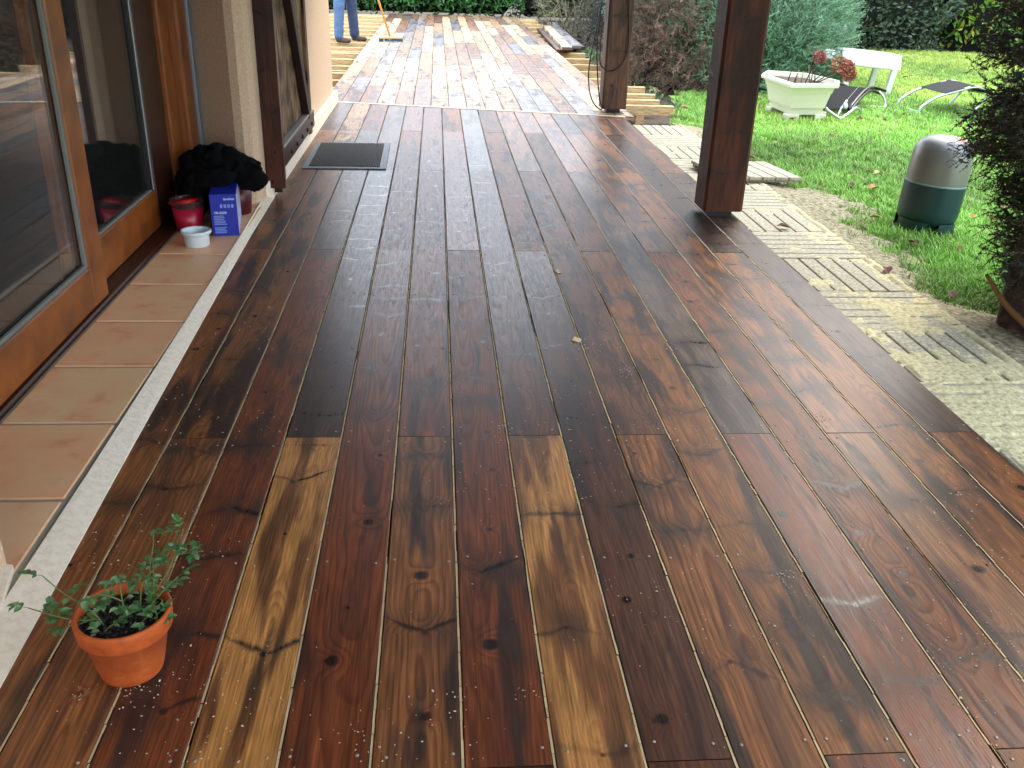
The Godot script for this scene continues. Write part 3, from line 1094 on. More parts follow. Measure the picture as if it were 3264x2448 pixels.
	o = inst("stile", timber(0.09, 0.03, 2.05, 24, 1.0, true, Color(0.34, 0.25, 0.19), 0.003), M.dry_wood, s)
	o.transform = Transform3D(Basis(Vector3(0, 0, 1), Vector3(1, 0, 0), Vector3(0, -1, 0)), Vector3(0.050, 0.075, -6.62))
	# bar with a paler grey top, and diagonal brace
	bc("bar", Vector3(0.031, 0.125, -6.62), Vector3(0.072, 0.232, -5.16), M.joist_dark if M.has("joist_dark") else M.door_dark, s, 0.004)
	bc("bar_top", Vector3(0.031, 0.2325, -6.5), Vector3(0.078, 0.248, -5.16), plain(Color(0.5, 0.47, 0.45), 0.6), s, 0.004)
	var brace := begin()
	var pa := Vector3(0.055, 0.24, -6.38)
	var pb := Vector3(0.055, 2.05, -4.92 + 0.25)
	var dv := (pb - pa).normalized()
	box(brace, (pa + pb) * 0.5, Vector3(0.05, (pb - pa).length(), 0.085), Basis(Vector3(1, 0, 0), dv, Vector3(1, 0, 0).cross(dv)), 0.004)
	pb = Vector3(0.055, 1.95, -5.2)
	brace = begin()
	dv = (pb - pa).normalized()
	box(brace, (pa + pb) * 0.5, Vector3(0.046, (pb - pa).length(), 0.085), Basis(Vector3(1, 0, 0), dv, Vector3(1, 0, 0).cross(dv)), 0.004)
	obj("brace", brace, plain(Color(0.17, 0.10, 0.085), 0.6), s)
	for i in 5:
		var b := begin(true)
		lathe(b, [Vector2(0.0135, 0), Vector2(0.0135, 0.004), Vector2(0.008, 0.009), Vector2(0, 0.01)], 10)
		var bo := obj("bolt", b, plain(Color(0.12, 0.10, 0.09), 0.5, 0.5), s)
		bo.transform = Transform3D(Basis(Vector3(0, 1, 0), Vector3(1, 0, 0), Vector3(0, 0, -1)), Vector3(0.072, 0.165, -5.5 - i * 0.24))
	bc("hinge_pin", Vector3(0.0, 0.06, -6.70), Vector3(0.035, 0.085, -6.60), plain(Color(0.1, 0.09, 0.08), 0.6), s, 0.004)

# ------------------------------------------------------------------ decks
const PITCH := 0.1565
func thr_z(x: float) -> float:
	return -8.40 + 0.205 * x

func build_decks() -> void:
	# under the decks
	var nd := thing("wooden_deck", "covered terrace deck of wet red brown planks running along the house", "deck")
	# column i spans x = -0.90 + PITCH * i
	var strips_main := {}
	var cols := 16
	for i in cols:
		var xc := -0.90 + PITCH * (i + 0.5)
		var w := PITCH - 0.0046
		var segs := []
		if i % 2 == 1:
			segs = [1.25, -2.31, -5.83, -99.0]
		else:
			segs = [1.9, -1.13, -4.11, -7.2, -99.0]
		for j in segs.size() - 1:
			var z0: float = segs[j]
			var z1: float = segs[j + 1]
			var k1 := 0.0
			var k0 := 0.0
			if z1 < -50:
				z1 = thr_z(xc) + 0.02
				k1 = 0.205
			var strip: int
			var v0 := 0.0
			if i % 2 == 1:
				if j == 0: strip = i / 2
				elif j == 1: strip = 16 + i / 2
				else: strip = [24, 21, 10, 25, 6, 22, 16, 14][i / 2]
			else:
				if j == 0: strip = [16, 23, 15, 17, 19, 18, 13, 20][i / 2]
				elif j == 1: strip = 8 + i / 2
				else: strip = [22, 17, 7, 21, 18, 5, 13, 20][(i / 2 + j) % 8]
			var tn := Color(1, 1, 1) * rng.randf_range(0.92, 1.15)
			if j >= 2:
				tn = [Color(1.0, 0.98, 0.95), Color(0.85, 0.9, 1.0), Color(1.0, 0.95, 0.9)][rng.randi() % 3] * rng.randf_range(0.9, 1.0)
				if strip == 24: tn = Color(0.62, 0.50, 0.38)
				if strip == 25: tn = Color(0.50, 0.48, 0.46)
			tn.a = 1.0
			var o := inst("plank", timber(w, 0.030, z0 - z1 - 0.003, strip, v0, (i * 7 + j) % 3 == 0, tn, 0.0028, k0, k1), M.wood, nd)
			o.position = Vector3(xc, rng.randf_range(-0.0012, 0.0), z0)
			o.rotation.z = rng.randf_range(-0.004, 0.004)
	# sawdust packed in the joints
	var st := begin()
	var fn := FastNoiseLite.new()
	fn.seed = 5
	fn.frequency = 1.1
	fn.fractal_octaves = 3
	for i in range(1, cols):
		var x := -0.90 + PITCH * i
		var side: float = [1, 1, -1, 1, -1, 1, 1, -1][i % 8]
		var z := 0.5
		while z > -8.0:
			var dz := rng.randf_range(0.02, 0.05)
			var n := fn.get_noise_2d(z * 1.2, i * 31.7)
			var n2 := fn.get_noise_2d((z - dz) * 1.2, i * 31.7)
			var full := clampf((n + 0.5) * 4.0, 0.30, 1.0)
			if z < -4.6:
				full *= 0.8
			var wd := 0.0042 * full
			var jw := rng.randf_range(0.85, 1.1)
			if wd > 0.0006:
				var xl := x - side * 0.0022
				var yy := -0.0005 + rng.randf_range(-0.0018, 0.0012)
				st.set_color(Color(1, 1, 1) * rng.randf_range(0.75, 1.05) * (1.0 if z > -4.6 else 0.6))
				quad(st, Vector3(xl, yy, z), Vector3(xl + side * wd * jw, yy, z), Vector3(xl + side * wd * jw, yy - 0.0004, z - dz), Vector3(xl, yy - 0.0004, z - dz), Vector3.UP)
			z -= dz
	var sd := obj("sawdust", st, M.saw, nd)
	sd.set_meta("kind", "stuff")
	# screws along the joists
	var sm := begin(true)
	lathe(sm, [Vector2(0.0034, 0.0), Vector2(0.003, 0.0008), Vector2(0.0, 0.0006)], 7)
	var xs := []
	var jz := [0.1, -0.52, -1.10, -1.16, -1.72, -2.27, -2.35, -2.95, -3.5, -4.06, -4.16, -4.75, -5.3, -5.36, -5.8, -6.4, -7.0, -7.6, -8.1]
	for z in jz:
		for i in cols:
			for s in [-1, 1]:
				if rng.randf() < 0.12: continue
				xs.append(Transform3D(Basis.IDENTITY, Vector3(-0.90 + PITCH * (i + 0.5) + s * rng.randf_range(0.05, 0.062), 0.0002, z + rng.randf_range(-0.012, 0.012))))
	multi("screw_heads", done(sm), plain(Color(0.6, 0.57, 0.53), 0.5, 0.4), xs, [], nd)
	bc("joist_edge", Vector3(1.565, -0.15, -8.0), Vector3(1.597, -0.032, 1.9), M.door_dark, nd)
	bc("shade_sheet", Vector3(-0.88, -0.16, -8.2), Vector3(1.56, -0.11, 1.9), M.soil, nd)  # soil-toned sheet added under the planks as shadow behind the gaps
	# pale strip closing the joint to the far deck
	st = begin()
	prism(st, [Vector2(-0.90, thr_z(-0.90) + 0.018), Vector2(1.62, thr_z(1.62) + 0.018), Vector2(1.62, thr_z(1.62) - 0.03), Vector2(-0.90, thr_z(-0.90) - 0.03)], -0.05, 0.003)
	obj("joint_strip", st, plain(Color(0.78, 0.72, 0.62), 0.6), nd)
	# far deck
	var fd := thing("wooden_deck", "unfinished far deck of patchwork planks on bare pale joists", "deck")
	var looks := [[24, Color(1, 1, 1)], [25, Color(1, 1, 1)], [24, Color(0.74, 0.63, 0.50)], [24, Color(0.56, 0.42, 0.32)], [24, Color(0.88, 0.83, 0.73)], [25, Color(0.72, 0.71, 0.73)], [24, Color(0.95, 0.91, 0.84)], [24, Color(0.46, 0.35, 0.28)], [22, Color(1, 1, 1)], [24, Color(0.78, 0.69, 0.58)], [25, Color(0.88, 0.82, 0.74)], [24, Color(0.97, 0.95, 0.90)], [6, Color(1, 1, 1)]]
	var n := 17
	var jl := [-9.0, -9.4, -9.8, -10.4, -11.02, -11.74, -12.48, -13.25, -14.03, -14.8, -15.6, -16.4, -17.2, -18.0, -18.9, -19.9, -20.9, -21.45]
	var last := -1
	for i in n:
		var w := 0.1578
		var xc := -1.02 + 0.1605 * (i + 0.5)
		var z0 := thr_z(xc) - 0.034
		var j := rng.randi_range(1, 3)
		var first := true
		while z0 > -21.3:
			var z1: float = jl[mini(j, jl.size() - 1)]
			if i < 3:
				z1 = z1
			var t := rng.randi() % looks.size()
			if t == last:
				t = (t + 3) % looks.size()
			last = t
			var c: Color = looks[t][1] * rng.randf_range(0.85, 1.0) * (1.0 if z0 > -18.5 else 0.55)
			c.a = 1.0
			var strip: int = looks[t][0]
			var o := inst("plank", timber(w, 0.030, z0 - z1 - 0.004, strip, rng.randf_range(0, 1.2), rng.randf() < 0.5, c, 0.0028, 0.205 if first else 0.0, 0.0), M.wood, fd)
			o.position = Vector3(xc, rng.randf_range(-0.002, 0.001), z0)
			o.rotation.z = rng.randf_range(-0.008, 0.008)
			o.rotation.x = rng.randf_range(-0.0008, 0.0008)
			z0 = z1
			first = false
			j += rng.randi_range(2, 4)
	for k in jl.size():
		var z: float = jl[k]
		var xl := -2.6
		var xr: float = [2.27, 2.22, 2.26, 2.28, 2.05, 2.15, 2.2, 2.1, 2.15][mini(k, 8)]
		var o := bc("joist", Vector3(xl + rng.randf_range(-0.1, 0.1), -0.125, z - 0.030), Vector3(xr, -0.033 - 0.002 * (k % 2), z + 0.030), M.joist, fd, 0.004)
		o.rotation.y = 0.0
		if k % 3 == 1 and k > 2:
			bc("joist", Vector3(xl, -0.125, z - 0.30), Vector3(-1.0, -0.04, z - 0.25), M.joist, fd, 0.004)
	for k in 3:
		bc("bearer", Vector3(-1.9 + k * 1.9, -0.2, -21.5), Vector3(-1.82 + k * 1.9, -0.127, -8.95), M.joist, fd)

# ------------------------------------------------------------------ posts
func build_posts() -> void:
	var spec := [[Vector3(1.42, 0, -4.73), "nearer dark timber roof post with chamfered edges beside the duckboards", 12, 17], [Vector3(1.452, 0, -8.25), "farther dark timber roof post with a black cable looped on it", 23, 19]]
	for q in spec:
		var t := thing("timber_post", q[1], "post", q[0] + Vector3(0.1, 0, -0.1), 0.0, "posts carrying the terrace roof")
		var o := inst("shaft", timber(0.215, 0.205, 2.16, q[2], 0.6, false, Color(1.0, 0.80, 0.62), 0.014), M.dry_wood, t)
		o.transform = Transform3D(Basis(Vector3(1, 0, 0), Vector3(0, 0, 1), Vector3(0, -1, 0)), Vector3(0, 0.036, 0.1))
		bc("foot_plate", Vector3(-0.06, -0.002, -0.06), Vector3(0.06, 0.036, 0.06), plain(Color(0.08, 0.075, 0.07), 0.6), t)
	# cable looped on the farther post
	var st := begin(true)
	var z := -8.235
	var pts := smooth_path([Vector3(1.40, 1.3, z), Vector3(1.38, 0.98, z + 0.01), Vector3(1.345, 0.72, z + 0.02), Vector3(1.315, 0.52, z + 0.02), Vector3(1.30, 0.36, z + 0.02), Vector3(1.315, 0.2, z + 0.02), Vector3(1.36, 0.09, z + 0.02), Vector3(1.425, 0.035, z + 0.01), Vector3(1.44, 0.05, z - 0.02), Vector3(1.425, 0.12, z - 0.08), Vector3(1.40, 0.3, z - 0.1), Vector3(1.375, 0.55, z - 0.09), Vector3(1.38, 0.8, z - 0.06), Vector3(1.40, 1.3, z - 0.04)], 6)
	tube(st, pts, 0.0055, -1, 6)
	var c := thing("cable", "black cable hanging in a long loop from the farther post", "cable")
	obj("hanging_loop", st, plain(Color(0.05, 0.05, 0.05), 0.5), c)
	st = begin(true)
	tube(st, smooth_path([Vector3(1.60, 1.4, z), Vector3(1.605, 0.95, z), Vector3(1.63, 0.66, z), Vector3(1.62, 0.5, z + 0.005), Vector3(1.57, 0.40, z + 0.01), Vector3(1.50, 0.36, z + 0.01), Vector3(1.44, 0.375, z), Vector3(1.40, 0.44, z - 0.04), Vector3(1.40, 0.7, z - 0.06)], 6), 0.0055, -1, 6)
	obj("short_loop", st, plain(Color(0.05, 0.05, 0.05), 0.5), c)

# ------------------------------------------------------------------ duckboard tiles and sand
func tile_slats(t: Node3D, lengthwise: bool, sx: float, sz: float) -> void:
	var n := 6
	for i in n:
		var o: MeshInstance3D
		if lengthwise:
			var w := sx / n
			o = bx("slat", Vector3(-sx * 0.5 + w * (i + 0.5), -0.011, 0), Vector3(w - 0.0085, 0.022, sz), M.duck, t, 0.003)
		else:
			var w := sz / n
			o = bx("slat", Vector3(0, -0.011, -sz * 0.5 + w * (i + 0.5)), Vector3(sx, 0.022, w - 0.0085), M.duck, t, 0.003)
		o.rotation.y = rng.randf_range(-0.003, 0.003)
	for s in [-0.4, 0.0, 0.4]:
		if lengthwise:
			bx("batten", Vector3(0, -0.031, s * sz), Vector3(sx * 0.98, 0.018, 0.04), M.duck, t)
		else:
			bx("batten", Vector3(s * sx, -0.031, 0), Vector3(0.04, 0.018, sz * 0.98), M.duck, t)

func build_duckboards() -> void:
	var order := ["nearest, cut by the right picture edge", "second nearest, almost buried in sand", "third from the near end, half filled with sand", "fourth from the near end, grooves broken by sand", "fifth from the near end, beside the sand bank", "just this side of the nearer post", "touching the foot of the nearer post", "just beyond the nearer post", "second beyond the nearer post", "third beyond the nearer post", "fourth beyond the nearer post", "fifth beyond the nearer post", "farthest, next to the pale joists"]
	for k in 13:
		var zc := -1.845 - 0.485 * k - 0.2425
		var lw := k % 2 == 0
		var t := thing("duckboard_tile", "duckboard tile with %s slats, %s" % ["lengthwise" if lw else "crosswise", order[k]], "deck tile", Vector3(1.865, -0.076, zc), rng.randf_range(-0.008, 0.008), "duckboard tiles laid beside the deck")
		tile_slats(t, lw, 0.50, 0.474)
	var t := thing("duckboard_tile", "loose grey duckboard tile lying tilted on the lawn edge behind the nearer post", "deck tile", Vector3(2.10, -0.035, -6.18), 0.16, "duckboard tiles laid beside the deck")
	t.rotation.z = -0.035
	tile_slats(t, true, 0.58, 0.52)
	# sand, fine grid over the tiles
	var fn := FastNoiseLite.new()
	fn.seed = 41
	fn.frequency = 2.6
	fn.fractal_octaves = 4
	var f2 := FastNoiseLite.new()
	f2.seed = 43
	f2.frequency = 14.0
	var step := 0.0125
	var nx := 46
	var nz := 512
	var V := PackedVector3Array()
	for iz in nz:
		for ix in nx:
			var x := 1.59 + ix * step
			var z := -1.7 - iz * step
			var k := int(floor((-1.845 - z) / 0.485))
			var lw := posmod(k, 2) == 0
			var lz := (-1.845 - z) - k * 0.485
			var g: float
			if lw:
				g = fposmod(x - 1.615, 0.50 / 6)
				g = minf(g, 0.50 / 6 - g)
			else:
				g = fposmod(lz, 0.474 / 6)
				g = minf(g, 0.474 / 6 - g)
			var near := smoothstep(-4.6, -1.9, z)
			var n := fn.get_noise_2d(x, z) + 0.4 * f2.get_noise_2d(x, z)
			var y: float
			if g < 0.0060:
				var fill := clampf((n * 1.5 + near * 0.8 - 0.42) * 2.6, 0.0, 1.0)
				y = -0.076 - 0.021 + 0.0225 * fill
			else:
				var cov := n * 0.9 + near * 0.95 - 0.42
				if x > 2.04:
					cov += (x - 2.04) * 4.0
				y = -0.076 + clampf(cov, -0.6, 0.5) * 0.010
			V.append(Vector3(x, y, z))
	var st := begin(true)
	for iz in nz - 1:
		for ix in nx - 1:
			var i := iz * nx + ix
			st.add_vertex(V[i]); st.add_vertex(V[i + nx]); st.add_vertex(V[i + nx + 1])
			st.add_vertex(V[i]); st.add_vertex(V[i + nx + 1]); st.add_vertex(V[i + 1])
	var o := struct("sand", done(st), M.sand, "stuff")
	tag(o, "pale sand spilt over the duckboard tiles beside the deck", "sand")
	# bank of sand and earth between the tiles and the lawn
	st = begin(true)
	step = 0.03
	var H := func(x: float, z: float) -> float:
		var e: float = sand_edge(z)
		var t2 := clampf((x - 2.1) / maxf(e + 0.35 - 2.1, 0.1), 0, 1)
		return lerpf(-0.078, -0.150, t2) + 0.016 * fn.get_noise_2d(x, z) * t2 * 2.0 + 0.012 * f2.get_noise_2d(x * 0.6, z * 0.6)
	for iz in 230:
		for ix in 42:
			var x := 2.10 + ix * step
			var z := -1.4 - iz * step
			if x > sand_edge(z) + 0.45: continue
			quad(st, Vector3(x, H.call(x, z), z), Vector3(x + step, H.call(x + step, z), z), Vector3(x + step, H.call(x + step, z - step), z - step), Vector3(x, H.call(x, z - step), z - step), Vector3.UP)
	struct("sand_bank", done(st), M.sand_dark)

# ------------------------------------------------------------------ plants
func build_plants() -> void:
	var laurel := leaf_mesh(0.13, 0.052)
	var lm := leafy(Color.WHITE, 0.32, 0.25)
	var dm := leafy(Color.WHITE, 0.55, 0.2)
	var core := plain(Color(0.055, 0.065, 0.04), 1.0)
	var bark := tri_mat(noise_tex(0.04, 4, [[0.0, Color(0.13, 0.10, 0.085)], [0.6, Color(0.28, 0.22, 0.18)], [1.0, Color(0.42, 0.36, 0.31)]], 128, 51), 5.0, 0.95, grey_tex(0.08, 4, 0, 1, 128, 52), 0.6)
	M.bark = bark
	# laurel hedge closing the far end
	var h := thing("laurel_hedge", "glossy green laurel hedge across the far end of the deck", "hedge")
	bc("inner_branches", Vector3(-5.5, -0.05, -23.9), Vector3(1.75, 1.8, -22.9), core, h, 0.2)
	var xf := []
	var w := []
	var fn := FastNoiseLite.new()
	fn.seed = 61
	fn.frequency = 1.4
	for i in 9000:
		var x := rng.randf_range(-5.6, 2.0)
		var y := rng.randf_range(-0.12, 2.0)
		if rng.randf() < 0.5: y = rng.randf_range(-0.1, 0.9)
		var n := fn.get_noise_2d(x, y * 1.3)
		if y < 0.12 and rng.randf() < 0.75: continue
		var z := -22.75 + 0.28 * n + rng.randf_range(-0.3, 0.1)
		if rng.randf() < 0.1:
			y = 1.85 + rng.randf_range(-0.1, 0.2); z = rng.randf_range(-24, -22.7)
		xf.append(Transform3D(rbasis((Vector3(0, 0.2, 0.9) + rdir() * 0.9).normalized(), rng.randf() * TAU).scaled(Vector3.ONE * rng.randf_range(0.8, 1.35)), Vector3(x, y, z)))
		w.append(n)
	multi("leaves", laurel, lm, xf, tint(w, [Color(0.035, 0.12, 0.025), Color(0.05, 0.16, 0.03), Color(0.03, 0.09, 0.025), Color(0.07, 0.2, 0.05)]), h)
	# blue juniper
	var jm := spray_mesh(0.11, 26, 0.026, 0.006, 0.7, 3)
	var j := thing("juniper_bush", "rounded blue green juniper bush behind the cream planter", "bush")
	var jc := Vector3(3.85, 0.15, -12.1)
	var jr := Vector3(1.15, 1.15, 1.25)
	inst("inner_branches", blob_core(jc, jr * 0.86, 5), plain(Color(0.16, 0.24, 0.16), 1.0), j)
	var cr := crown(jc, jr * 1.04, 15000, 5, Vector2(0.8, 1.4), 0.2)
	multi("foliage", jm, dm, cr[0], tint(cr[1], [Color(0.12, 0.25, 0.13), Color(0.17, 0.32, 0.19), Color(0.09, 0.20, 0.09), Color(0.21, 0.36, 0.22)]), j)
	# spreading arm of the juniper over the dead part
	cr = crown(Vector3(2.95, 0.75, -12.3), Vector3(0.75, 0.4, 0.7), 1800, 8, Vector2(0.8, 1.5), 0.3)
	multi("foliage", jm, dm, cr[0], tint(cr[1], [Color(0.13, 0.25, 0.19), Color(0.17, 0.30, 0.24), Color(0.10, 0.20, 0.14)]), j)
	# dead brown juniper
	var twig := spray_mesh(0.20, 16, 0.075, 0.0045, 0.9, 9)
	var b := thing("dead_bush", "dry brown bush of dead twigs between the two posts", "bush")
	var bcn := Vector3(2.98, 0.1, -12.0)
	var brd := Vector3(0.75, 0.95, 1.0)
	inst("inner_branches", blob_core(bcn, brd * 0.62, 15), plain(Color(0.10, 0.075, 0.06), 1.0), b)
	cr = crown(bcn, brd, 5200, 15, Vector2(0.7, 1.5), 0.5, 0.2, 1.6, -0.14, 0.5)
	multi("twigs", twig, leafy(Color.WHITE, 0.9, 0.1), cr[0], tint(cr[1], [Color(0.13, 0.075, 0.05), Color(0.18, 0.105, 0.07), Color(0.07, 0.045, 0.035), Color(0.26, 0.16, 0.11), Color(0.09, 0.09, 0.05)]), b)
	for i in 12:
		var st := begin(true)
		var a := rng.randf_range(-1.2, 2.4)
		var p := bcn + Vector3(rng.randf_range(-0.3, 0.3), -0.2, rng.randf_range(-0.3, 0.3))
		var q := bcn + Vector3(sin(a) * -0.85, rng.randf_range(0.0, 0.95), cos(a) * 0.95)
		tube(st, smooth_path([p, p.lerp(q, 0.5) + rdir() * 0.12, q], 5), rng.randf_range(0.012, 0.022), 0.004, 5)
		obj("branch", st, plain(Color(0.34, 0.25, 0.20), 0.9), b)
	# golden conifer sliver
	var gold := thing("golden_conifer", "yellow green clipped conifer just right of the juniper bush", "bush")
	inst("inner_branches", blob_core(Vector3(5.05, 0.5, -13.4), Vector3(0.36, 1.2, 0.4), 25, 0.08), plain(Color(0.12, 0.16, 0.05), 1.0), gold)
	cr = crown(Vector3(5.05, 0.5, -13.4), Vector3(0.46, 1.3, 0.5), 2600, 25, Vector2(0.7, 1.1), 0.15, 0.08)
	multi("foliage", jm, dm, cr[0], tint(cr[1], [Color(0.17, 0.26, 0.06), Color(0.22, 0.30, 0.07), Color(0.12, 0.2, 0.05)]), gold)
	# small white two-part object of unknown kind at the juniper's edge
	var wt := thing("white_object", "small white two-part object at the right edge of the juniper", "ornament", Vector3(4.95, 0.44, -11.75))
	var ws := begin(true)
	lathe(ws, [Vector2(0, 0), Vector2(0.035, 0.012), Vector2(0.045, 0.035), Vector2(0.035, 0.06), Vector2(0, 0.07)], 14)
	var wl := done(ws)
	var w1 := inst("lower_half", wl, M.white_plastic, wt)
	w1.position = Vector3(-0.04, 0, 0)
	w1.rotation.z = -0.5
	var w2 := inst("upper_half", wl, M.white_plastic, wt)
	w2.position = Vector3(0.01, 0.075, 0)
	w2.rotation.z = -0.5
	w2.scale = Vector3(1.05, 1.2, 1.05)
	# dark round shrub and neighbours along the lawn's far edge
	var sm := leaf_mesh(0.055, 0.03)
	var shrubs := [
		[Vector3(7.5, 0.5, -18.1), Vector3(2.0, 1.9, 1.25), 9000, [Color(0.05, 0.085, 0.045), Color(0.07, 0.115, 0.06), Color(0.035, 0.06, 0.035), Color(0.10, 0.14, 0.085)], "dark_shrub", "big dark green rounded shrub behind the white bench", sm, 1.6],
		[Vector3(10.3, 0.5, -18.3), Vector3(1.1, 1.9, 1.0), 2600, [Color(0.09, 0.22, 0.035), Color(0.16, 0.30, 0.04), Color(0.06, 0.15, 0.03), Color(0.33, 0.36, 0.06)], "laurel_bush", "bright green laurel bush right of the dark rounded shrub", laurel, 1.0],
		[Vector3(12.6, 0.5, -18.0), Vector3(1.7, 2.0, 1.3), 4000, [Color(0.04, 0.06, 0.03), Color(0.06, 0.08, 0.045), Color(0.09, 0.09, 0.05)], "dark_conifer", "dark brownish conifer at the far right end of the lawn", jm, 1.4],
		[Vector3(5.9, 0.6, -19.6), Vector3(1.6, 1.9, 1.0), 3500, [Color(0.035, 0.05, 0.03), Color(0.05, 0.075, 0.04)], "background_shrub", "very dark shrub in the gap behind the golden conifer", sm, 1.6],
	]
	for q in shrubs:
		var t := thing(q[4], q[5], "shrub")
		inst("inner_branches", blob_core(q[0], q[1] * 0.86, int(q[0].x * 10), 0.2, 0.9), core, t)
		cr = crown(q[0], q[1], q[2], int(q[0].x * 10), Vector2(0.8, 1.5) * q[7], 0.2, 0.2, 0.9)
		multi("leaves", q[6], lm if q[6] == laurel else dm, cr[0], tint(cr[1], q[3]), t)
		var st := begin(true)
		tube(st, [q[0] * Vector3(1, 0, 1) + Vector3(0, -0.2, 0), q[0] * Vector3(1, 0, 1) + Vector3(0.1, 0.6, 0)], 0.07, 0.05, 7)
		obj("trunk", st, bark, t)
	# hedge further back, right of the laurel, closing the view
	var bh := thing("boundary_hedge", "tall dark hedge along the garden boundary behind the shrubs", "hedge")
	bc("inner_branches", Vector3(1.9, -0.1, -24.2), Vector3(26, 2.4, -23.2), core, bh, 0.2)
	xf = []
	w = []
	for i in 6000:
		var x := rng.randf_range(1.8, 22.0)
		var y := rng.randf_range(-0.1, 2.5)
		xf.append(Transform3D(rbasis((Vector3(0, 0.2, 0.9) + rdir()).normalized(), rng.randf() * TAU).scaled(Vector3.ONE * rng.randf_range(1.0, 1.8)), Vector3(x, y, -23.15 + rng.randf_range(-0.2, 0.25))))
		w.append(fn.get_noise_2d(x, y))
	multi("leaves", laurel, dm, xf, tint(w, [Color(0.035, 0.07, 0.03), Color(0.05, 0.1, 0.04)]), bh)
	# tall trees added behind the lawn to darken what the wet planks reflect
	var big := leaf_mesh(0.16, 0.10)
	var tall := [[Vector3(6.8, 3.6, -21.5), Vector3(2.4, 3.4, 1.6), "tall dark tree added behind the big rounded shrub to darken reflections"], [Vector3(11.5, 3.8, -20.8), Vector3(2.6, 3.6, 1.8), "tall dark tree added behind the bright laurel bush to darken reflections"], [Vector3(15.5, 3.6, -16.0), Vector3(2.2, 3.5, 2.6), "tall tree added beyond the right end of the lawn to darken reflections, far part"], [Vector3(15.2, 3.6, -9.5), Vector3(2.2, 3.5, 3.0), "tall tree added beyond the right side of the lawn to darken reflections, middle part"], [Vector3(14.5, 3.6, -3.0), Vector3(2.2, 3.5, 3.0), "tall tree added beyond the right side of the lawn to darken reflections, near part"]]
	for q in tall:
		var t := thing("added_tall_tree", q[2], "tree", Vector3.ZERO, 0.0, "tall trees added round the garden to darken reflections")
		inst("inner_branches", blob_core(q[0], q[1] * 0.85, int(q[0].z * 10), 0.2, 0.6), core, t)
		cr = crown(q[0], q[1], 3000, int(q[0].z * 10), Vector2(0.8, 1.6), 0.2, 0.2, 0.6)
		multi("leaves", big, dm, cr[0], tint(cr[1], [Color(0.03, 0.05, 0.025), Color(0.045, 0.07, 0.035)]), t)
		var st := begin(true)
		tube(st, [q[0] * Vector3(1, 0, 1) + Vector3(0, -0.2, 0), q[0]], 0.16, 0.08, 8)
		obj("trunk", st, bark, t)
	# dry lichen shrub beside the board stack
	var dr := thing("lichen_shrub", "bare shrub with pale lichen twigs behind the board stack", "shrub")
	for i in 26:
		var st := begin(true)
		var p := Vector3(2.55 + rng.randf_range(-0.25, 0.25), -0.18, -18.4 + rng.randf_range(-0.5, 0.5))
		var q := p + Vector3(rng.randf_range(-0.6, 0.7), rng.randf_range(0.5, 1.3), rng.randf_range(-0.4, 0.6))
		tube(st, smooth_path([p, p.lerp(q, 0.4) + rdir() * 0.15, p.lerp(q, 0.75) + rdir() * 0.18, q], 4), 0.014, 0.005, 5)
		obj("twig", st, plain(Color(0.44, 0.42, 0.33) if i % 3 else Color(0.25, 0.18, 0.12), 0.95), dr)
	cr = crown(Vector3(2.6, 0.45, -18.4), Vector3(0.7, 0.75, 0.8), 700, 31, Vector2(0.7, 1.3), 0.7)
	multi("twig_tips", twig, leafy(Color.WHITE, 0.9, 0.1), cr[0], tint(cr[1], [Color(0.25, 0.25, 0.15), Color(0.12, 0.09, 0.06), Color(0.18, 0.2, 0.09)]), dr)
	var ds := thing("dark_evergreen", "dark evergreen between the lichen shrub and the farther post", "shrub")
	inst("inner_branches", blob_core(Vector3(3.5, 0.3, -17.0), Vector3(0.8, 1.2, 1.0), 33), core, ds)
	cr = crown(Vector3(3.5, 0.3, -17.0), Vector3(0.95, 1.35, 1.15), 2500, 33, Vector2(0.8, 1.5))
	multi("foliage", jm, dm, cr[0], tint(cr[1], [Color(0.04, 0.055, 0.03), Color(0.06, 0.07, 0.04), Color(0.08, 0.06, 0.045)]), ds)
	# weeds along the right ends of the joists
	var wd := thing("weeds", "low weeds and grass tufts growing at the joist ends", "weeds")
	wd.set_meta("kind", "stuff")
	xf = []
	w = []
	for i in 420:
		var z := rng.randf_range(-16, -9.4)
		var x := rng.randf_range(2.15, 2.55)
		xf.append(Transform3D(rbasis((Vector3(0, 1, 0.2) + rdir() * 0.8).normalized(), rng.randf() * TAU).scaled(Vector3.ONE * rng.randf_range(0.7, 1.6)), Vector3(x, -0.19 + rng.randf() * 0.06, z)))
		w.append(rng.randf_range(-0.5, 0.5))
	multi("leaves", sm, lm, xf, tint(w, [Color(0.10, 0.24, 0.07), Color(0.07, 0.18, 0.06), Color(0.16, 0.22, 0.10), Color(0.25, 0.2, 0.12)]), wd)
	build_thuja(twig)

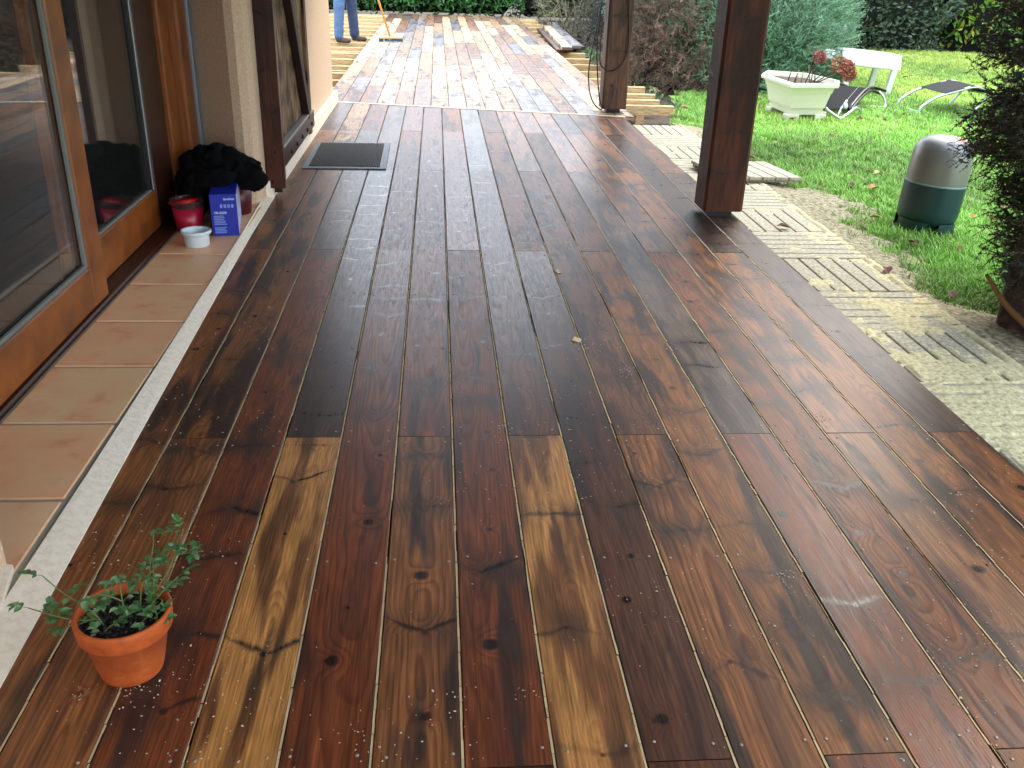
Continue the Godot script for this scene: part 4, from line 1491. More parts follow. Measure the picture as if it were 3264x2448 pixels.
func build_thuja(_twig: Mesh) -> void:
	var t := thing("cypress_tree", "dark cypress with open lower branches at the right edge by the gas bottle", "tree")
	var st := begin(true)
	tube(st, smooth_path([Vector3(2.43, -0.2, -3.42), Vector3(2.42, 0.1, -3.44), Vector3(2.46, 0.5, -3.48), Vector3(2.52, 1.2, -3.45), Vector3(2.6, 2.4, -3.45)], 5), 0.085, 0.035, 9)
	obj("trunk", st, M.bark, t)
	st = begin(true)
	tube(st, smooth_path([Vector3(2.56, -0.2, -3.15), Vector3(2.58, 0.2, -3.15), Vector3(2.68, 0.7, -3.2), Vector3(2.75, 1.6, -3.2)], 5), 0.085, 0.04, 9)
	obj("trunk", st, M.bark, t)
	for q in [[Vector3(2.47, -0.16, -3.05), Vector3(2.40, -0.08, -3.2), Vector3(2.33, 0.0, -3.38), Vector3(2.28, 0.10, -3.5)], [Vector3(2.45, -0.16, -2.98), Vector3(2.42, 0.0, -3.0), Vector3(2.40, 0.12, -3.1), Vector3(2.36, 0.2, -3.15)], [Vector3(2.58, -0.16, -2.92), Vector3(2.54, 0.05, -2.95), Vector3(2.5, 0.2, -3.0)]]:
		st = begin(true)
		tube(st, smooth_path(q, 5), 0.024, 0.007, 7)
		obj("root_branch", st, plain(Color(0.50, 0.36, 0.21), 0.95), t)
	var sp := spray_mesh(0.085, 30, 0.022, 0.0042, 0.5, 19)
	var xf := []
	var w := []
	# limbs with twigs hanging from them
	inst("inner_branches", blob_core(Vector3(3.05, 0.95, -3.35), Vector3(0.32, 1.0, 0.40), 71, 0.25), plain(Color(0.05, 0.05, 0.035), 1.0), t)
	for i in 330:
		var y0 := rng.randf_range(0.0, 2.3) if i % 3 else rng.randf_range(0.0, 0.6)
		var a := rng.randf() * TAU
		var low := y0 < 0.5
		var len0 := rng.randf_range(0.2, 0.42) if low else rng.randf_range(0.4, 0.72)
		if y0 > 1.6: len0 *= 1.0 - (y0 - 1.6) * 0.5
		var d := Vector3(cos(a), rng.randf_range(-0.15, 0.35), sin(a))
		var p := Vector3(2.68, y0, -3.40)
		var q := p + d * len0
		if i < 46:
			st = begin(true)
			tube(st, smooth_path([p, p.lerp(q, 0.5) + Vector3(0, 0.04, 0), q + Vector3(0, -0.03, 0)], 3), 0.009, 0.003, 5)
			obj("branch", st, M.bark, t)
		var n := 60 if low else 85
		for k in n:
			var f := rng.randf_range(0.35, 1.08)
			var s := p.lerp(q, f) + rdir() * rng.randf_range(0.0, 0.11)
			var dd := (d * 0.8 + rdir() * 0.8 + Vector3(0, -0.2, 0)).normalized()
			if s.y > 0.3 and s.x < 2.02 + 0.55 * maxf(0.0, -3.5 - s.z) + rng.randf() * 0.12: continue
			xf.append(Transform3D(rbasis(dd, rng.randf() * TAU).scaled(Vector3.ONE * rng.randf_range(0.6, 1.25)), s))
			w.append(rng.randf_range(-0.6, 0.6))
	multi("foliage", sp, leafy(Color.WHITE, 0.7, 0.2), xf, tint(w, [Color(0.024, 0.03, 0.016), Color(0.034, 0.037, 0.02), Color(0.018, 0.021, 0.013), Color(0.05, 0.047, 0.022), Color(0.06, 0.043, 0.026)]), t)

# ------------------------------------------------------------------ things on the lawn
func build_garden_things() -> void:
	# gas bottle
	var g := thing("gas_bottle", "silver and dark teal gas bottle standing on the lawn behind the cypress", "gas bottle", Vector3(2.815, -0.145, -5.03))
	g.scale = Vector3(1.04, 1.0, 1.04)
	g.rotation.z = -0.055
	var teal := plain(Color(0.06, 0.20, 0.235), 0.38)
	var silver := plain(Color(0.50, 0.495, 0.48), 0.38, 0.3)
	var st := begin(true)
	lathe(st, [Vector2(0.0, 0.05), Vector2(0.09, 0.045), Vector2(0.138, 0.06), Vector2(0.157, 0.095), Vector2(0.160, 0.13), Vector2(0.160, 0.292)], 48)
	obj("lower_body", st, teal, g)
	st = begin(true)
	lathe(st, [Vector2(0.158, 0.29), Vector2(0.159, 0.33), Vector2(0.157, 0.43), Vector2(0.150, 0.475), Vector2(0.132, 0.512), Vector2(0.10, 0.537), Vector2(0.05, 0.549), Vector2(0, 0.551)], 48)
	obj("upper_body", st, silver, g)
	st = begin(true)
	lathe(st, [Vector2(0.161, 0.286), Vector2(0.1625, 0.289), Vector2(0.1625, 0.293), Vector2(0.160, 0.297)], 48)
	obj("seam_ring", st, plain(Color(0.45, 0.55, 0.56), 0.4), g)
	# foot ring with openings
	st = begin()
	for k in 48:
		if k % 12 in [0, 1, 2]: continue
		var a0 := TAU * k / 48
		var a1 := TAU * (k + 1) / 48
		for rr in [[0.150, -1.0], [0.158, 1.0]]:
			var r: float = rr[0]
			quad(st, Vector3(cos(a0) * r, 0.012, sin(a0) * r), Vector3(cos(a1) * r, 0.012, sin(a1) * r), Vector3(cos(a1) * r, 0.085, sin(a1) * r), Vector3(cos(a0) * r, 0.085, sin(a0) * r), Vector3(cos(a0), 0, sin(a0)) * rr[1])
	obj("foot_ring", st, teal, g)
	st = begin(true)
	lathe(st, [Vector2(0.150, 0.0), Vector2(0.163, 0.0), Vector2(0.166, 0.008), Vector2(0.163, 0.018), Vector2(0.150, 0.018)], 48)
	obj("foot_rim", st, teal, g)
	st = begin()
	box(st, Vector3(0.035, 0.5425, 0.075), Vector3(0.045, 0.004, 0.04), Basis(Vector3.RIGHT, 0.35), 0.001)
	obj("warning_label", st, plain(Color(0.72, 0.12, 0.18), 0.5), g)
	# cream planter
	var p := thing("planter", "cream plastic planter box with faded red hydrangea heads on the lawn", "planter")
	var rim := [Vector2(3.33, -8.79), Vector2(3.82, -8.87), Vector2(3.94, -9.15), Vector2(3.83, -9.75), Vector2(3.47, -9.94), Vector2(3.30, -9.6)]
	var ctr := Vector2(3.62, -9.34)
	var sc := func(f: float) -> Array: return rim.map(func(v): return ctr + (v - ctr) * f)
	var ring := func(f0: float, y0: float, f1: float, y1: float, s2: SurfaceTool, out := 1.0) -> void:
		var a: Array = sc.call(f0)
		var b: Array = sc.call(f1)
		for i in 6:
			var j := (i + 1) % 6
			var mid: Vector2 = (a[i] + a[j]) * 0.5 - ctr
			var n := Vector3(mid.x, 0, mid.y).normalized() * out
			if absf(y1 - y0) < 0.004:
				n = Vector3.UP * out
			quad(s2, Vector3(a[i].x, y0, a[i].y), Vector3(a[j].x, y0, a[j].y), Vector3(b[j].x, y1, b[j].y), Vector3(b[i].x, y1, b[i].y), n)
	st = begin()
	ring.call(0.66, -0.09, 0.70, -0.03, st)
	ring.call(0.70, -0.03, 0.725, -0.028, st)
	ring.call(0.725, -0.028, 0.84, 0.12, st)
	ring.call(0.84, 0.12, 0.86, 0.122, st)
	ring.call(0.86, 0.122, 0.905, 0.175, st)
	ring.call(0.88, 0.215, 0.74, -0.02, st, -1.0)
	var ap: Array = sc.call(0.66)
	for i in range(1, 5):
		tri(st, Vector3(ap[0].x, -0.09, ap[0].y), Vector3(ap[i].x, -0.09, ap[i].y), Vector3(ap[i + 1].x, -0.09, ap[i + 1].y), Vector3.DOWN)
	obj("tub", st, M.cream_plastic, p)
	st = begin()
	ring.call(0.905, 0.174, 1.0, 0.182, st, -1.0)
	ring.call(1.0, 0.182, 1.01, 0.205, st)
	ring.call(1.01, 0.205, 0.985, 0.22, st)
	ring.call(0.985, 0.22, 0.88, 0.2205, st)
	ring.call(0.88, 0.2205, 0.87, 0.17, st, -1.0)
	obj("rim", st, M.cream_plastic, p)
	for i in 6:
		var a: Vector2 = ap[i]
		bx("foot", Vector3(lerpf(a.x, ctr.x, 0.12), -0.115, lerpf(a.y, ctr.y, 0.12)), Vector3(0.12, 0.06, 0.12), M.cream_plastic, p, 0.006, Basis(Vector3.UP, 0.16))
	st = begin()
	var so: Array = sc.call(0.86)
	for i in range(1, 5):
		tri(st, Vector3(so[0].x, 0.175, so[0].y), Vector3(so[i].x, 0.175, so[i].y), Vector3(so[i + 1].x, 0.175, so[i + 1].y), Vector3.UP)
	obj("potting_soil", st, M.soil, p)
	var hy := Node3D.new()
	put(hy, "hydrangea", p)
	var petal := leaf_mesh(0.035, 0.03)
	var pm := leafy(Color.WHITE, 0.7, 0.3)
	var heads := [[Vector3(3.70, 0.43, -9.15), 0.042, Color(0.38, 0.15, 0.13)], [Vector3(3.86, 0.375, -9.05), 0.062, Color(0.36, 0.20, 0.11)], [Vector3(3.93, 0.35, -9.0), 0.058, Color(0.40, 0.14, 0.10)], [Vector3(3.96, 0.29, -9.0), 0.045, Color(0.38, 0.16, 0.10)]]
	for q in heads:
		st = begin(true)
		var s0 := Vector3(lerpf(q[0].x, ctr.x, 0.7), 0.17, lerpf(q[0].z, ctr.y, 0.7))
		tube(st, smooth_path([s0, s0.lerp(q[0], 0.5) + Vector3(0, 0.03, 0), q[0]], 4), 0.006, 0.004, 5)
		obj("stem", st, plain(Color(0.22, 0.16, 0.12), 0.9), hy)
		var xf := []
		var cs := []
		for k in 150:
			var d := rdir()
			xf.append(Transform3D(rbasis((d + rdir() * 0.5).normalized(), rng.randf() * TAU), q[0] + d * q[1] * rng.randf_range(0.6, 1.0)))
			var c: Color = q[2]
			var f := rng.randf_range(0.6, 1.4)
			cs.append(Color(c.r * f, c.g * f, c.b * f))
		multi("flower_head", petal, pm, xf, cs, hy)
	for k in 7:
		st = begin(true)
		var s0 := Vector3(3.45 + k * 0.05, 0.17, -9.25 + 0.1 * sin(k * 2.0))
		tube(st, [s0, s0 + Vector3(rng.randf_range(-0.05, 0.08), rng.randf_range(0.08, 0.2), rng.randf_range(-0.05, 0.05))], 0.006, 0.004, 5)
		obj("stem", st, plain(Color(0.55, 0.47, 0.30) if k % 2 else Color(0.2, 0.14, 0.11), 0.9), hy)
	# white plastic bench
	var bn := thing("plastic_bench", "white plastic garden bench standing askew behind the cream planter", "bench", Vector3(5.0, -0.14, -10.95), 0.06)
	bn.rotation.z = -0.085
	st = begin()
	box(st, Vector3(0.02, 0.395, 0.0), Vector3(0.74, 0.17, 0.05), Basis(Vector3.RIGHT, -0.35), 0.012)
	obj("apron", st, M.white_plastic, bn)
	st = begin()
	box(st, Vector3(0.02, 0.47, -0.16), Vector3(0.74, 0.03, 0.34), Basis.IDENTITY, 0.01)
	obj("seat", st, M.white_plastic, bn)
	st = begin()
	box(st, Vector3(-0.40, 0.40, -0.35), Vector3(0.34, 0.11, 0.5), Basis.IDENTITY, 0.012)
	obj("head_section", st, M.white_plastic, bn)
	for q in [Vector3(-0.24, 0, 0.03), Vector3(0.31, 0, 0.03), Vector3(-0.30, 0, -0.55), Vector3(0.31, 0, -0.40)]:
		st = begin()
		box(st, q + Vector3(0, 0.175, 0), Vector3(0.07, 0.35, 0.045), Basis(Vector3.FORWARD, 0.06), 0.008)
		obj("leg", st, plain(Color(0.78, 0.79, 0.77), 0.4), bn)
	# lounger stool with arched sling
	var l := thing("sling_lounger", "grey sling lounger section on bent tubes, standing arched beside the cypress", "lounger")
	for z in [-9.55, -10.05]:
		st = begin(true)
		tube(st, smooth_path([Vector3(5.02, -0.125, z), Vector3(5.035, -0.07, z), Vector3(5.14, 0.01, z), Vector3(5.24, 0.055, z), Vector3(5.38, 0.095, z), Vector3(5.55, 0.14, z), Vector3(5.66, 0.125, z), Vector3(5.80, 0.06, z), Vector3(5.98, 0.02, z)], 4), 0.0145, -1, 9)
		obj("side_tube", st, M.tube, l)
		st = begin(true)
		tube(st, smooth_path([Vector3(5.74, 0.085, z), Vector3(5.67, -0.03, z), Vector3(5.61, -0.10, z), Vector3(5.62, -0.125, z)], 4), 0.0135, -1, 9)
		obj("leg_tube", st, M.tube, l)
	for x in [5.02, 5.62]:
		st = begin(true)
		tube(st, [Vector3(x, -0.128, -9.53), Vector3(x, -0.128, -10.07)], 0.0145, -1, 9)
		obj("foot_tube", st, plain(Color(0.60, 0.70, 0.66), 0.4, 0.5), l)
	st = begin()
	var prof := [Vector2(5.25, 0.075), Vector2(5.38, 0.112), Vector2(5.55, 0.156), Vector2(5.66, 0.14), Vector2(5.80, 0.078), Vector2(5.98, 0.036)]
	for i in prof.size() - 1:
		for s in [0.0, -0.005]:
			quad(st, Vector3(prof[i].x, prof[i].y + s, -9.535), Vector3(prof[i + 1].x, prof[i + 1].y + s, -9.535), Vector3(prof[i + 1].x, prof[i + 1].y + s, -10.065), Vector3(prof[i].x, prof[i].y + s, -10.065), Vector3.UP if s == 0.0 else Vector3.DOWN)
	obj("sling", st, M.sling, l)
	# folded lounger
	l = thing("sling_lounger", "black sling lounger collapsed on the grass right beside the cream planter", "lounger")
	st = begin()
	var A := Vector3(3.86, -0.06, -9.22)
	var B := Vector3(4.14, -0.065, -9.28)
	var C := Vector3(4.60, 0.065, -9.92)
	var D := Vector3(4.18, 0.10, -9.86)
	quad(st, A, B, C, D, Vector3.UP)
	quad(st, A - Vector3(0, 0.006, 0), B - Vector3(0, 0.006, 0), C - Vector3(0, 0.006, 0), D - Vector3(0, 0.006, 0), Vector3.DOWN)
	var E := Vector3(4.86, 0.02, -10.05)
	var F := Vector3(4.50, 0.04, -10.25)
	quad(st, D, C, E, F, Vector3.UP)
	obj("sling", st, plain(Color(0.085, 0.09, 0.10), 0.85, 0.0, 0.25), l)
	st = begin()
	var s0 := A.lerp(B, 0.62) + Vector3(0, 0.003, 0)
	var s1 := D.lerp(C, 0.72) + Vector3(0, 0.003, 0)
	tube(st, [s0, s1], 0.0035, -1, 5)
	obj("seam", st, plain(Color(0.42, 0.43, 0.44), 0.7), l)
	for q in [[B, C, E], [A, D, F], [Vector3(4.14, -0.09, -9.26), Vector3(4.58, 0.03, -9.88), Vector3(4.78, 0.0, -10.0)]]:
		st = begin(true)
		tube(st, smooth_path(q, 4), 0.015, -1, 8)
		obj("side_tube", st, plain(Color(0.07, 0.07, 0.075), 0.35), l)
	for q in [[Vector3(3.83, -0.04, -9.12), Vector3(3.90, -0.09, -9.08), Vector3(3.97, -0.125, -9.05), Vector3(4.02, -0.11, -9.08), Vector3(4.18, -0.045, -9.22)], [Vector3(4.18, -0.045, -9.22), Vector3(4.26, -0.07, -9.3), Vector3(4.32, -0.12, -9.36)], [Vector3(4.0, -0.12, -9.2), Vector3(4.09, -0.03, -9.3), Vector3(4.14, 0.0, -9.36)], [Vector3(4.76, 0.02, -10.0), Vector3(4.81, -0.03, -9.97), Vector3(4.83, -0.11, -9.94), Vector3(4.78, -0.13, -9.92), Vector3(4.4, -0.125, -10.02)], [Vector3(3.78, -0.13, -9.3), Vector3(4.25, -0.13, -9.42)]]:
		st = begin(true)
		tube(st, smooth_path(q, 4), 0.014, -1, 8)
		obj("leg_tube", st, M.tube, l)
	st = begin(true)
	lathe(st, [Vector2(0, -0.012), Vector2(0.03, -0.012), Vector2(0.034, 0), Vector2(0.03, 0.012), Vector2(0, 0.012)], 16)
	var kn := obj("hinge", st, plain(Color(0.7, 0.72, 0.73), 0.4), l)
	kn.position = Vector3(4.08, -0.03, -9.24)
	kn.rotation = Vector3(1.2, 0, -0.6)
	# stack of spare planks on the right joists
	var nrow := 0
	for lay in 2:
		for i in [3, 2][lay]:
			nrow += 1
			var lab: String = ["dark plank at the left of the lower layer of the stack", "dark plank in the middle of the lower layer of the stack", "dark plank at the right of the lower layer of the stack", "weathered plank on top of the stack, its left one", "weathered plank on top of the stack, its right one, reaching farthest back"][nrow - 1]
			var len0: float = [4.2, 4.4, 4.6, 4.3, 5.0][nrow - 1]
			var o := inst("spare_plank", timber(0.155, 0.045, len0, [20, 17, 21, 24, 25][nrow - 1], 0.0, i == 1, [Color(0.7, 0.65, 0.6), Color(0.6, 0.55, 0.5), Color(0.7, 0.6, 0.55), Color(2.6, 2.5, 2.2), Color(2.2, 2.3, 2.3)][nrow - 1], 0.004), M.wood)
			tag(o, lab, "plank", "spare planks stacked on the joists")
			o.position = Vector3(1.80 + i * 0.17 + lay * 0.06, -0.031 + 0.045 + lay * 0.047, -13.95 - 0.28 * i + 0.1 * lay)
			o.rotation.y = -0.03 - 0.01 * lay

func print_word(parent: Node, s: String, size: float, at: Vector3, m: Material, n: String) -> void:
	var f := SystemFont.new()
	f.font_names = PackedStringArray(["Droid Sans"])
	f.font_weight = 700
	var tm := TextMesh.new()
	tm.font = f
	tm.text = s
	tm.font_size = 32
	tm.pixel_size = size / 32.0
	tm.depth = 0.0006
	tm.horizontal_alignment = HORIZONTAL_ALIGNMENT_LEFT
	tm.vertical_alignment = VERTICAL_ALIGNMENT_CENTER
	var o := inst(n, tm, m, parent)
	o.position = at

# ------------------------------------------------------------------ things on the sill and the mat
func build_sill_things() -> void:
	# door mat
	var t := thing("door_mat", "dark grey ribbed door mat with grey rubber border on the deck", "door mat", Vector3(-0.588, 0.001, -6.235), 0.0)
	t.rotation.y = 0.012
	var st := begin()
	box(st, Vector3(0, 0.003, 0), Vector3(0.52, 0.006, 0.86), Basis.IDENTITY, 0.003)
	obj("rubber_border", st, plain(Color(0.40, 0.43, 0.47), 0.55), t)
	st = begin()
	for i in 42:
		box(st, Vector3(-0.215 + i * 0.43 / 41.0, 0.009, 0), Vector3(0.0072, 0.008, 0.755), Basis(Vector3.UP, 0), 0.0015)
	obj("ribbed_pile", st, tri_mat(grey_tex(0.25, 3, 0.16, 0.36, 128, 71), 6.0, 0.95), t)
	# white ramekin
	t = thing("ramekin", "small white ramekin dish on the terracotta sill", "dish", Vector3(-1.08, 0.017, -4.10))
	st = begin(true)
	lathe(st, [Vector2(0, 0), Vector2(0.050, 0), Vector2(0.054, 0.004), Vector2(0.0555, 0.05), Vector2(0.058, 0.054), Vector2(0.066, 0.058), Vector2(0.0675, 0.066), Vector2(0.064, 0.072), Vector2(0.058, 0.071), Vector2(0.0535, 0.062), Vector2(0.052, 0.034), Vector2(0, 0.032)], 40)
	obj("bowl", st, plain(Color(0.80, 0.86, 0.88), 0.3), t)
	st = begin(true)
	lathe(st, [Vector2(0, 0.041), Vector2(0.022, 0.040), Vector2(0.036, 0.034)], 24)
	obj("contents", st, plain(Color(0.25, 0.25, 0.28), 0.7), t)
	# pink pot in clear bucket
	t = thing("pink_pot", "raspberry pink pot with dark translucent rim under the black cloth", "pot", Vector3(-1.165, 0.017, -4.33))
	st = begin(true)
	lathe(st, [Vector2(0, 0), Vector2(0.052, 0), Vector2(0.056, 0.006), Vector2(0.073, 0.118), Vector2(0.070, 0.118), Vector2(0.05, 0.01)], 36)
	obj("cup", st, plain(Color(0.62, 0.055, 0.20), 0.35), t)
	st = begin(true)
	lathe(st, [Vector2(0.0735, 0.119), Vector2(0.0775, 0.150), Vector2(0.079, 0.152), Vector2(0.0765, 0.154), Vector2(0.0715, 0.119)], 36)
	var gl := plain(Color(0.35, 0.28, 0.28, 0.25), 0.1)
	gl.transparency = BaseMaterial3D.TRANSPARENCY_ALPHA
	obj("clear_rim", st, gl, t)
	st = begin(true)
	lathe(st, [Vector2(0.066, 0.142), Vector2(0.070, 0.146), Vector2(0, 0.149)], 30)
	var lid := obj("red_disc", st, plain(Color(0.8, 0.05, 0.06), 0.4), t)
	lid.rotation.z = 0.12
	# dark red pot behind the box
	t = thing("dark_red_pot", "dark red plastic pot half hidden behind the blue toner box", "pot", Vector3(-1.005, 0.017, -4.68))
	st = begin(true)
	lathe(st, [Vector2(0, 0), Vector2(0.06, 0), Vector2(0.075, 0.15), Vector2(0.072, 0.15), Vector2(0.055, 0.01)], 30)
	obj("cup", st, plain(Color(0.30, 0.05, 0.09), 0.4), t)
	# blue toner box with its print
	t = thing("toner_box", "blue cardboard toner box with white print under the black cloth", "box", Vector3(-1.01, 0.0175, -4.42), 0.16)
	var bw := 0.118
	var bh := 0.195
	var bd := 0.34
	st = begin()
	box(st, Vector3(0, bh * 0.5, 0), Vector3(bw, bh, bd), Basis.IDENTITY, 0.0012)
	obj("carton", st, plain(Color(0.02, 0.13, 0.60), 0.45), t)
	var white := plain(Color(0.80, 0.86, 0.95), 0.6)
	var pale := plain(Color(0.45, 0.56, 0.82), 0.6)
	bx("side_panel_print", Vector3(bw * 0.5 + 0.0006, bh * 0.5, 0), Vector3(0.0008, bh * 0.93, bd * 0.97), plain(Color(0.66, 0.68, 0.80), 0.6), t)
	var zf := bd * 0.5 + 0.0006
	print_word(t, "brother", 0.0135, Vector3(0.002, 0.172, zf), white, "brand_print")
	print_word(t, "TN-2220", 0.0145, Vector3(-0.045, 0.109, zf), white, "model_print")
	for i in 4:
		bx("icon_print", Vector3(-0.010 + i * 0.0165, 0.140, zf), Vector3(0.011, 0.016, 0.0005), pale, t)
	for i in 11:
		var wln: float = [0.044, 0.047, 0.043, 0.050, 0.049, 0.056, 0.0, 0.052, 0.046, 0.053, 0.05][i]
		if wln > 0.0:
			bx("text_line_print", Vector3(-0.047 + wln * 0.5, 0.094 - i * 0.0078, zf), Vector3(wln, 0.0044, 0.0005), pale, t)
	# black cloth heaped over everything
	t = thing("black_cloth", "crumpled black jacket heaped over the pots and toner box by the door", "jacket")
	var pr := []
	var c := Color.WHITE
	for q in [
		[-1.16, 0.27, -4.60, 0.095], [-1.10, 0.30, -4.58, 0.085], [-1.04, 0.295, -4.56, 0.085], [-0.98, 0.265, -4.55, 0.085], [-0.925, 0.235, -4.54, 0.075], [-0.89, 0.215, -4.53, 0.062],
		[-1.20, 0.19, -4.55, 0.085], [-1.14, 0.20, -4.46, 0.075], [-1.08, 0.22, -4.45, 0.07], [-1.03, 0.235, -4.43, 0.06], [-1.20, 0.10, -4.60, 0.09], [-1.10, 0.10, -4.75, 0.1], [-1.16, 0.26, -4.72, 0.08], [-0.93, 0.24, -4.62, 0.06], [-1.20, 0.06, -4.47, 0.045]]:
		var p := Vector3(q[0], q[1], q[2])
		pr.append([p, p + Vector3(0.02, 0.01, 0.0), q[3], q[3] * 0.9, c])
	pr.append([Vector3(-1.10, 0.33, -4.5), Vector3(-1.03, 0.388, -4.5), 0.028, 0.014, c])
	pr.append([Vector3(-1.0, 0.34, -4.52), Vector3(-0.955, 0.335, -4.52), 0.03, 0.02, c])
	inst("folds", nets(pr, 0.011, 0.02, 0.026, 9.0), M.black_cloth, t)

# ------------------------------------------------------------------ terracotta pot with rose
func build_pot() -> void:
	var t := thing("flower_pot", "terracotta flower pot with a small rose on the near left planks", "flower pot", Vector3(-0.580, 0.001, -1.395))
	t.scale = Vector3.ONE * 0.84
	var st := begin(true)
	var R := 0.103
	lathe(st, [Vector2(0, 0), Vector2(0.062, 0), Vector2(0.066, 0.003), Vector2(0.069, 0.012), Vector2(0.0905, 0.117)], 64)
	lathe(st, [Vector2(0.0905, 0.117), Vector2(0.0985, 0.1185), Vector2(0.1000, 0.121), Vector2(R, 0.158), Vector2(R - 0.001, 0.1625), Vector2(R - 0.004, 0.165), Vector2(R - 0.008, 0.1645), Vector2(R - 0.0105, 0.161), Vector2(R - 0.013, 0.12)], 64)
	var tc := tri_mat(noise_tex(0.02, 4, [[0.0, Color(0.53, 0.22, 0.06)], [0.35, Color(0.645, 0.285, 0.075)], [0.75, Color(0.69, 0.32, 0.095)], [1.0, Color(0.74, 0.46, 0.26)]], 256, 81), 4.0, 0.72, grey_tex(0.12, 3, 0, 1, 128, 82), 0.03)
	obj("pot", st, tc, t)
	# earth
	st = begin(true)
	var fn := FastNoiseLite.new()
	fn.seed = 4
	fn.frequency = 55.0
	fn.fractal_octaves = 4
	var E := func(i: int, j: int) -> Vector3:
		var r := 0.0915 * j / 22.0
		var a := TAU * i / 70.0
		var p := Vector3(cos(a) * r, 0, sin(a) * r)
		return p + Vector3(0, 0.138 + 0.007 * fn.get_noise_2d(p.x, p.z) + 0.003 * sin(p.x * 40.0), 0)
	for i in 70:
		for j in 22:
			quad(st, E.call(i, j), E.call(i + 1, j), E.call(i + 1, j + 1), E.call(i, j + 1), Vector3.UP)
	obj("earth", st, tri_mat(noise_tex(0.12, 4, [[0.0, Color(0.06, 0.05, 0.05)], [0.7, Color(0.13, 0.11, 0.10)], [1.0, Color(0.3, 0.26, 0.23)]], 128, 83), 9.0, 0.8), t)
	var gm := begin()
	box(gm, Vector3.ZERO, Vector3(0.004, 0.003, 0.005), Basis(Vector3(1, 1, 0).normalized(), 0.5), 0.0008)
	var gx := []
	var gc := []
	for i in 420:
		var a := rng.randf() * TAU
		var r := 0.088 * sqrt(rng.randf())
		var s := rng.randf_range(0.4, 1.5)
		gx.append(Transform3D(Basis(rdir(), rng.randf() * 3).scaled(Vector3.ONE * s), Vector3(cos(a) * r, 0.141, sin(a) * r)))
		var v := rng.randf_range(0.01, 0.03) if rng.randf() < 0.93 else rng.randf_range(0.2, 0.45)
		gc.append(Color(v, v * 0.9, v * 0.85))
	var gmat := plain(Color.WHITE, 0.7)
	gmat.vertex_color_use_as_albedo = true
	multi("earth_crumbs", done(gm), gmat, gx, gc, t)
	# rose: stems with pinnate leaves
	var rose := Node3D.new()
	put(rose, "rose_plant", t)
	rose.scale = Vector3(1, 0.93, 1)
	var green := plain(Color(0.33, 0.40, 0.18), 0.6)
	var lf := leaf_mesh(0.0215, 0.0155, 0.12)
	var lmat := leafy(Color.WHITE, 0.3, 0.3)
	var stems := [
		# left group, leaning out over the rim
		[[Vector3(-0.035, 0.14, 0.02), Vector3(-0.052, 0.172, 0.012), Vector3(-0.092, 0.202, 0.0), Vector3(-0.130, 0.228, -0.012), Vector3(-0.162, 0.262, -0.02)], 3],
		[[Vector3(-0.045, 0.162, 0.015), Vector3(-0.09, 0.165, 0.02), Vector3(-0.14, 0.182, 0.02), Vector3(-0.188, 0.200, 0.015)], 5],
		[[Vector3(-0.05, 0.168, 0.012), Vector3(-0.095, 0.158, 0.03), Vector3(-0.145, 0.155, 0.035)], 3],
		[[Vector3(-0.092, 0.202, 0.0), Vector3(-0.07, 0.215, 0.015), Vector3(-0.052, 0.212, 0.03)], 2],
		# middle
		[[Vector3(0.008, 0.14, 0.005), Vector3(0.004, 0.185, 0.0), Vector3(0.0, 0.23, -0.01), Vector3(0.002, 0.265, -0.015)], 4],
		[[Vector3(0.004, 0.2, 0.0), Vector3(-0.02, 0.225, 0.01), Vector3(-0.046, 0.235, 0.015)], 2],
		[[Vector3(0.03, 0.14, -0.015), Vector3(0.035, 0.19, -0.02), Vector3(0.045, 0.235, -0.025), Vector3(0.075, 0.27, -0.035)], 3],
		# tall right group
		[[Vector3(0.055, 0.14, -0.02), Vector3(0.057, 0.2, -0.03), Vector3(0.058, 0.26, -0.04), Vector3(0.068, 0.315, -0.055), Vector3(0.072, 0.358, -0.06)], 2],
		[[Vector3(0.06, 0.14, -0.015), Vector3(0.064, 0.215, -0.03), Vector3(0.066, 0.285, -0.045)], 4],
		[[Vector3(0.064, 0.20, -0.03), Vector3(0.095, 0.25, -0.045), Vector3(0.117, 0.305, -0.06), Vector3(0.132, 0.345, -0.07)], 6],
		[[Vector3(0.11, 0.285, -0.055), Vector3(0.14, 0.290, -0.058), Vector3(0.172, 0.292, -0.06)], 4],
		[[Vector3(0.05, 0.17, -0.01), Vector3(0.085, 0.21, -0.02), Vector3(0.12, 0.245, -0.03)], 3],
		# low right
		[[Vector3(0.015, 0.14, 0.03), Vector3(0.04, 0.152, 0.02), Vector3(0.068, 0.172, 0.0), Vector3(0.085, 0.19, -0.012)], 6],
		[[Vector3(0.068, 0.175, 0.0), Vector3(0.078, 0.168, 0.018), Vector3(0.076, 0.155, 0.035)], 4],
		[[Vector3(0.005, 0.14, 0.03), Vector3(-0.005, 0.158, 0.028), Vector3(-0.02, 0.156, 0.035), Vector3(-0.028, 0.148, 0.05)], 3],
		[[Vector3(-0.01, 0.14, -0.01), Vector3(-0.005, 0.185, 0.0), Vector3(0.004, 0.205, 0.015)], 2],
	]
	var pal := [Color(0.05, 0.15, 0.04), Color(0.075, 0.19, 0.055), Color(0.11, 0.22, 0.09), Color(0.045, 0.12, 0.04), Color(0.14, 0.24, 0.12)]
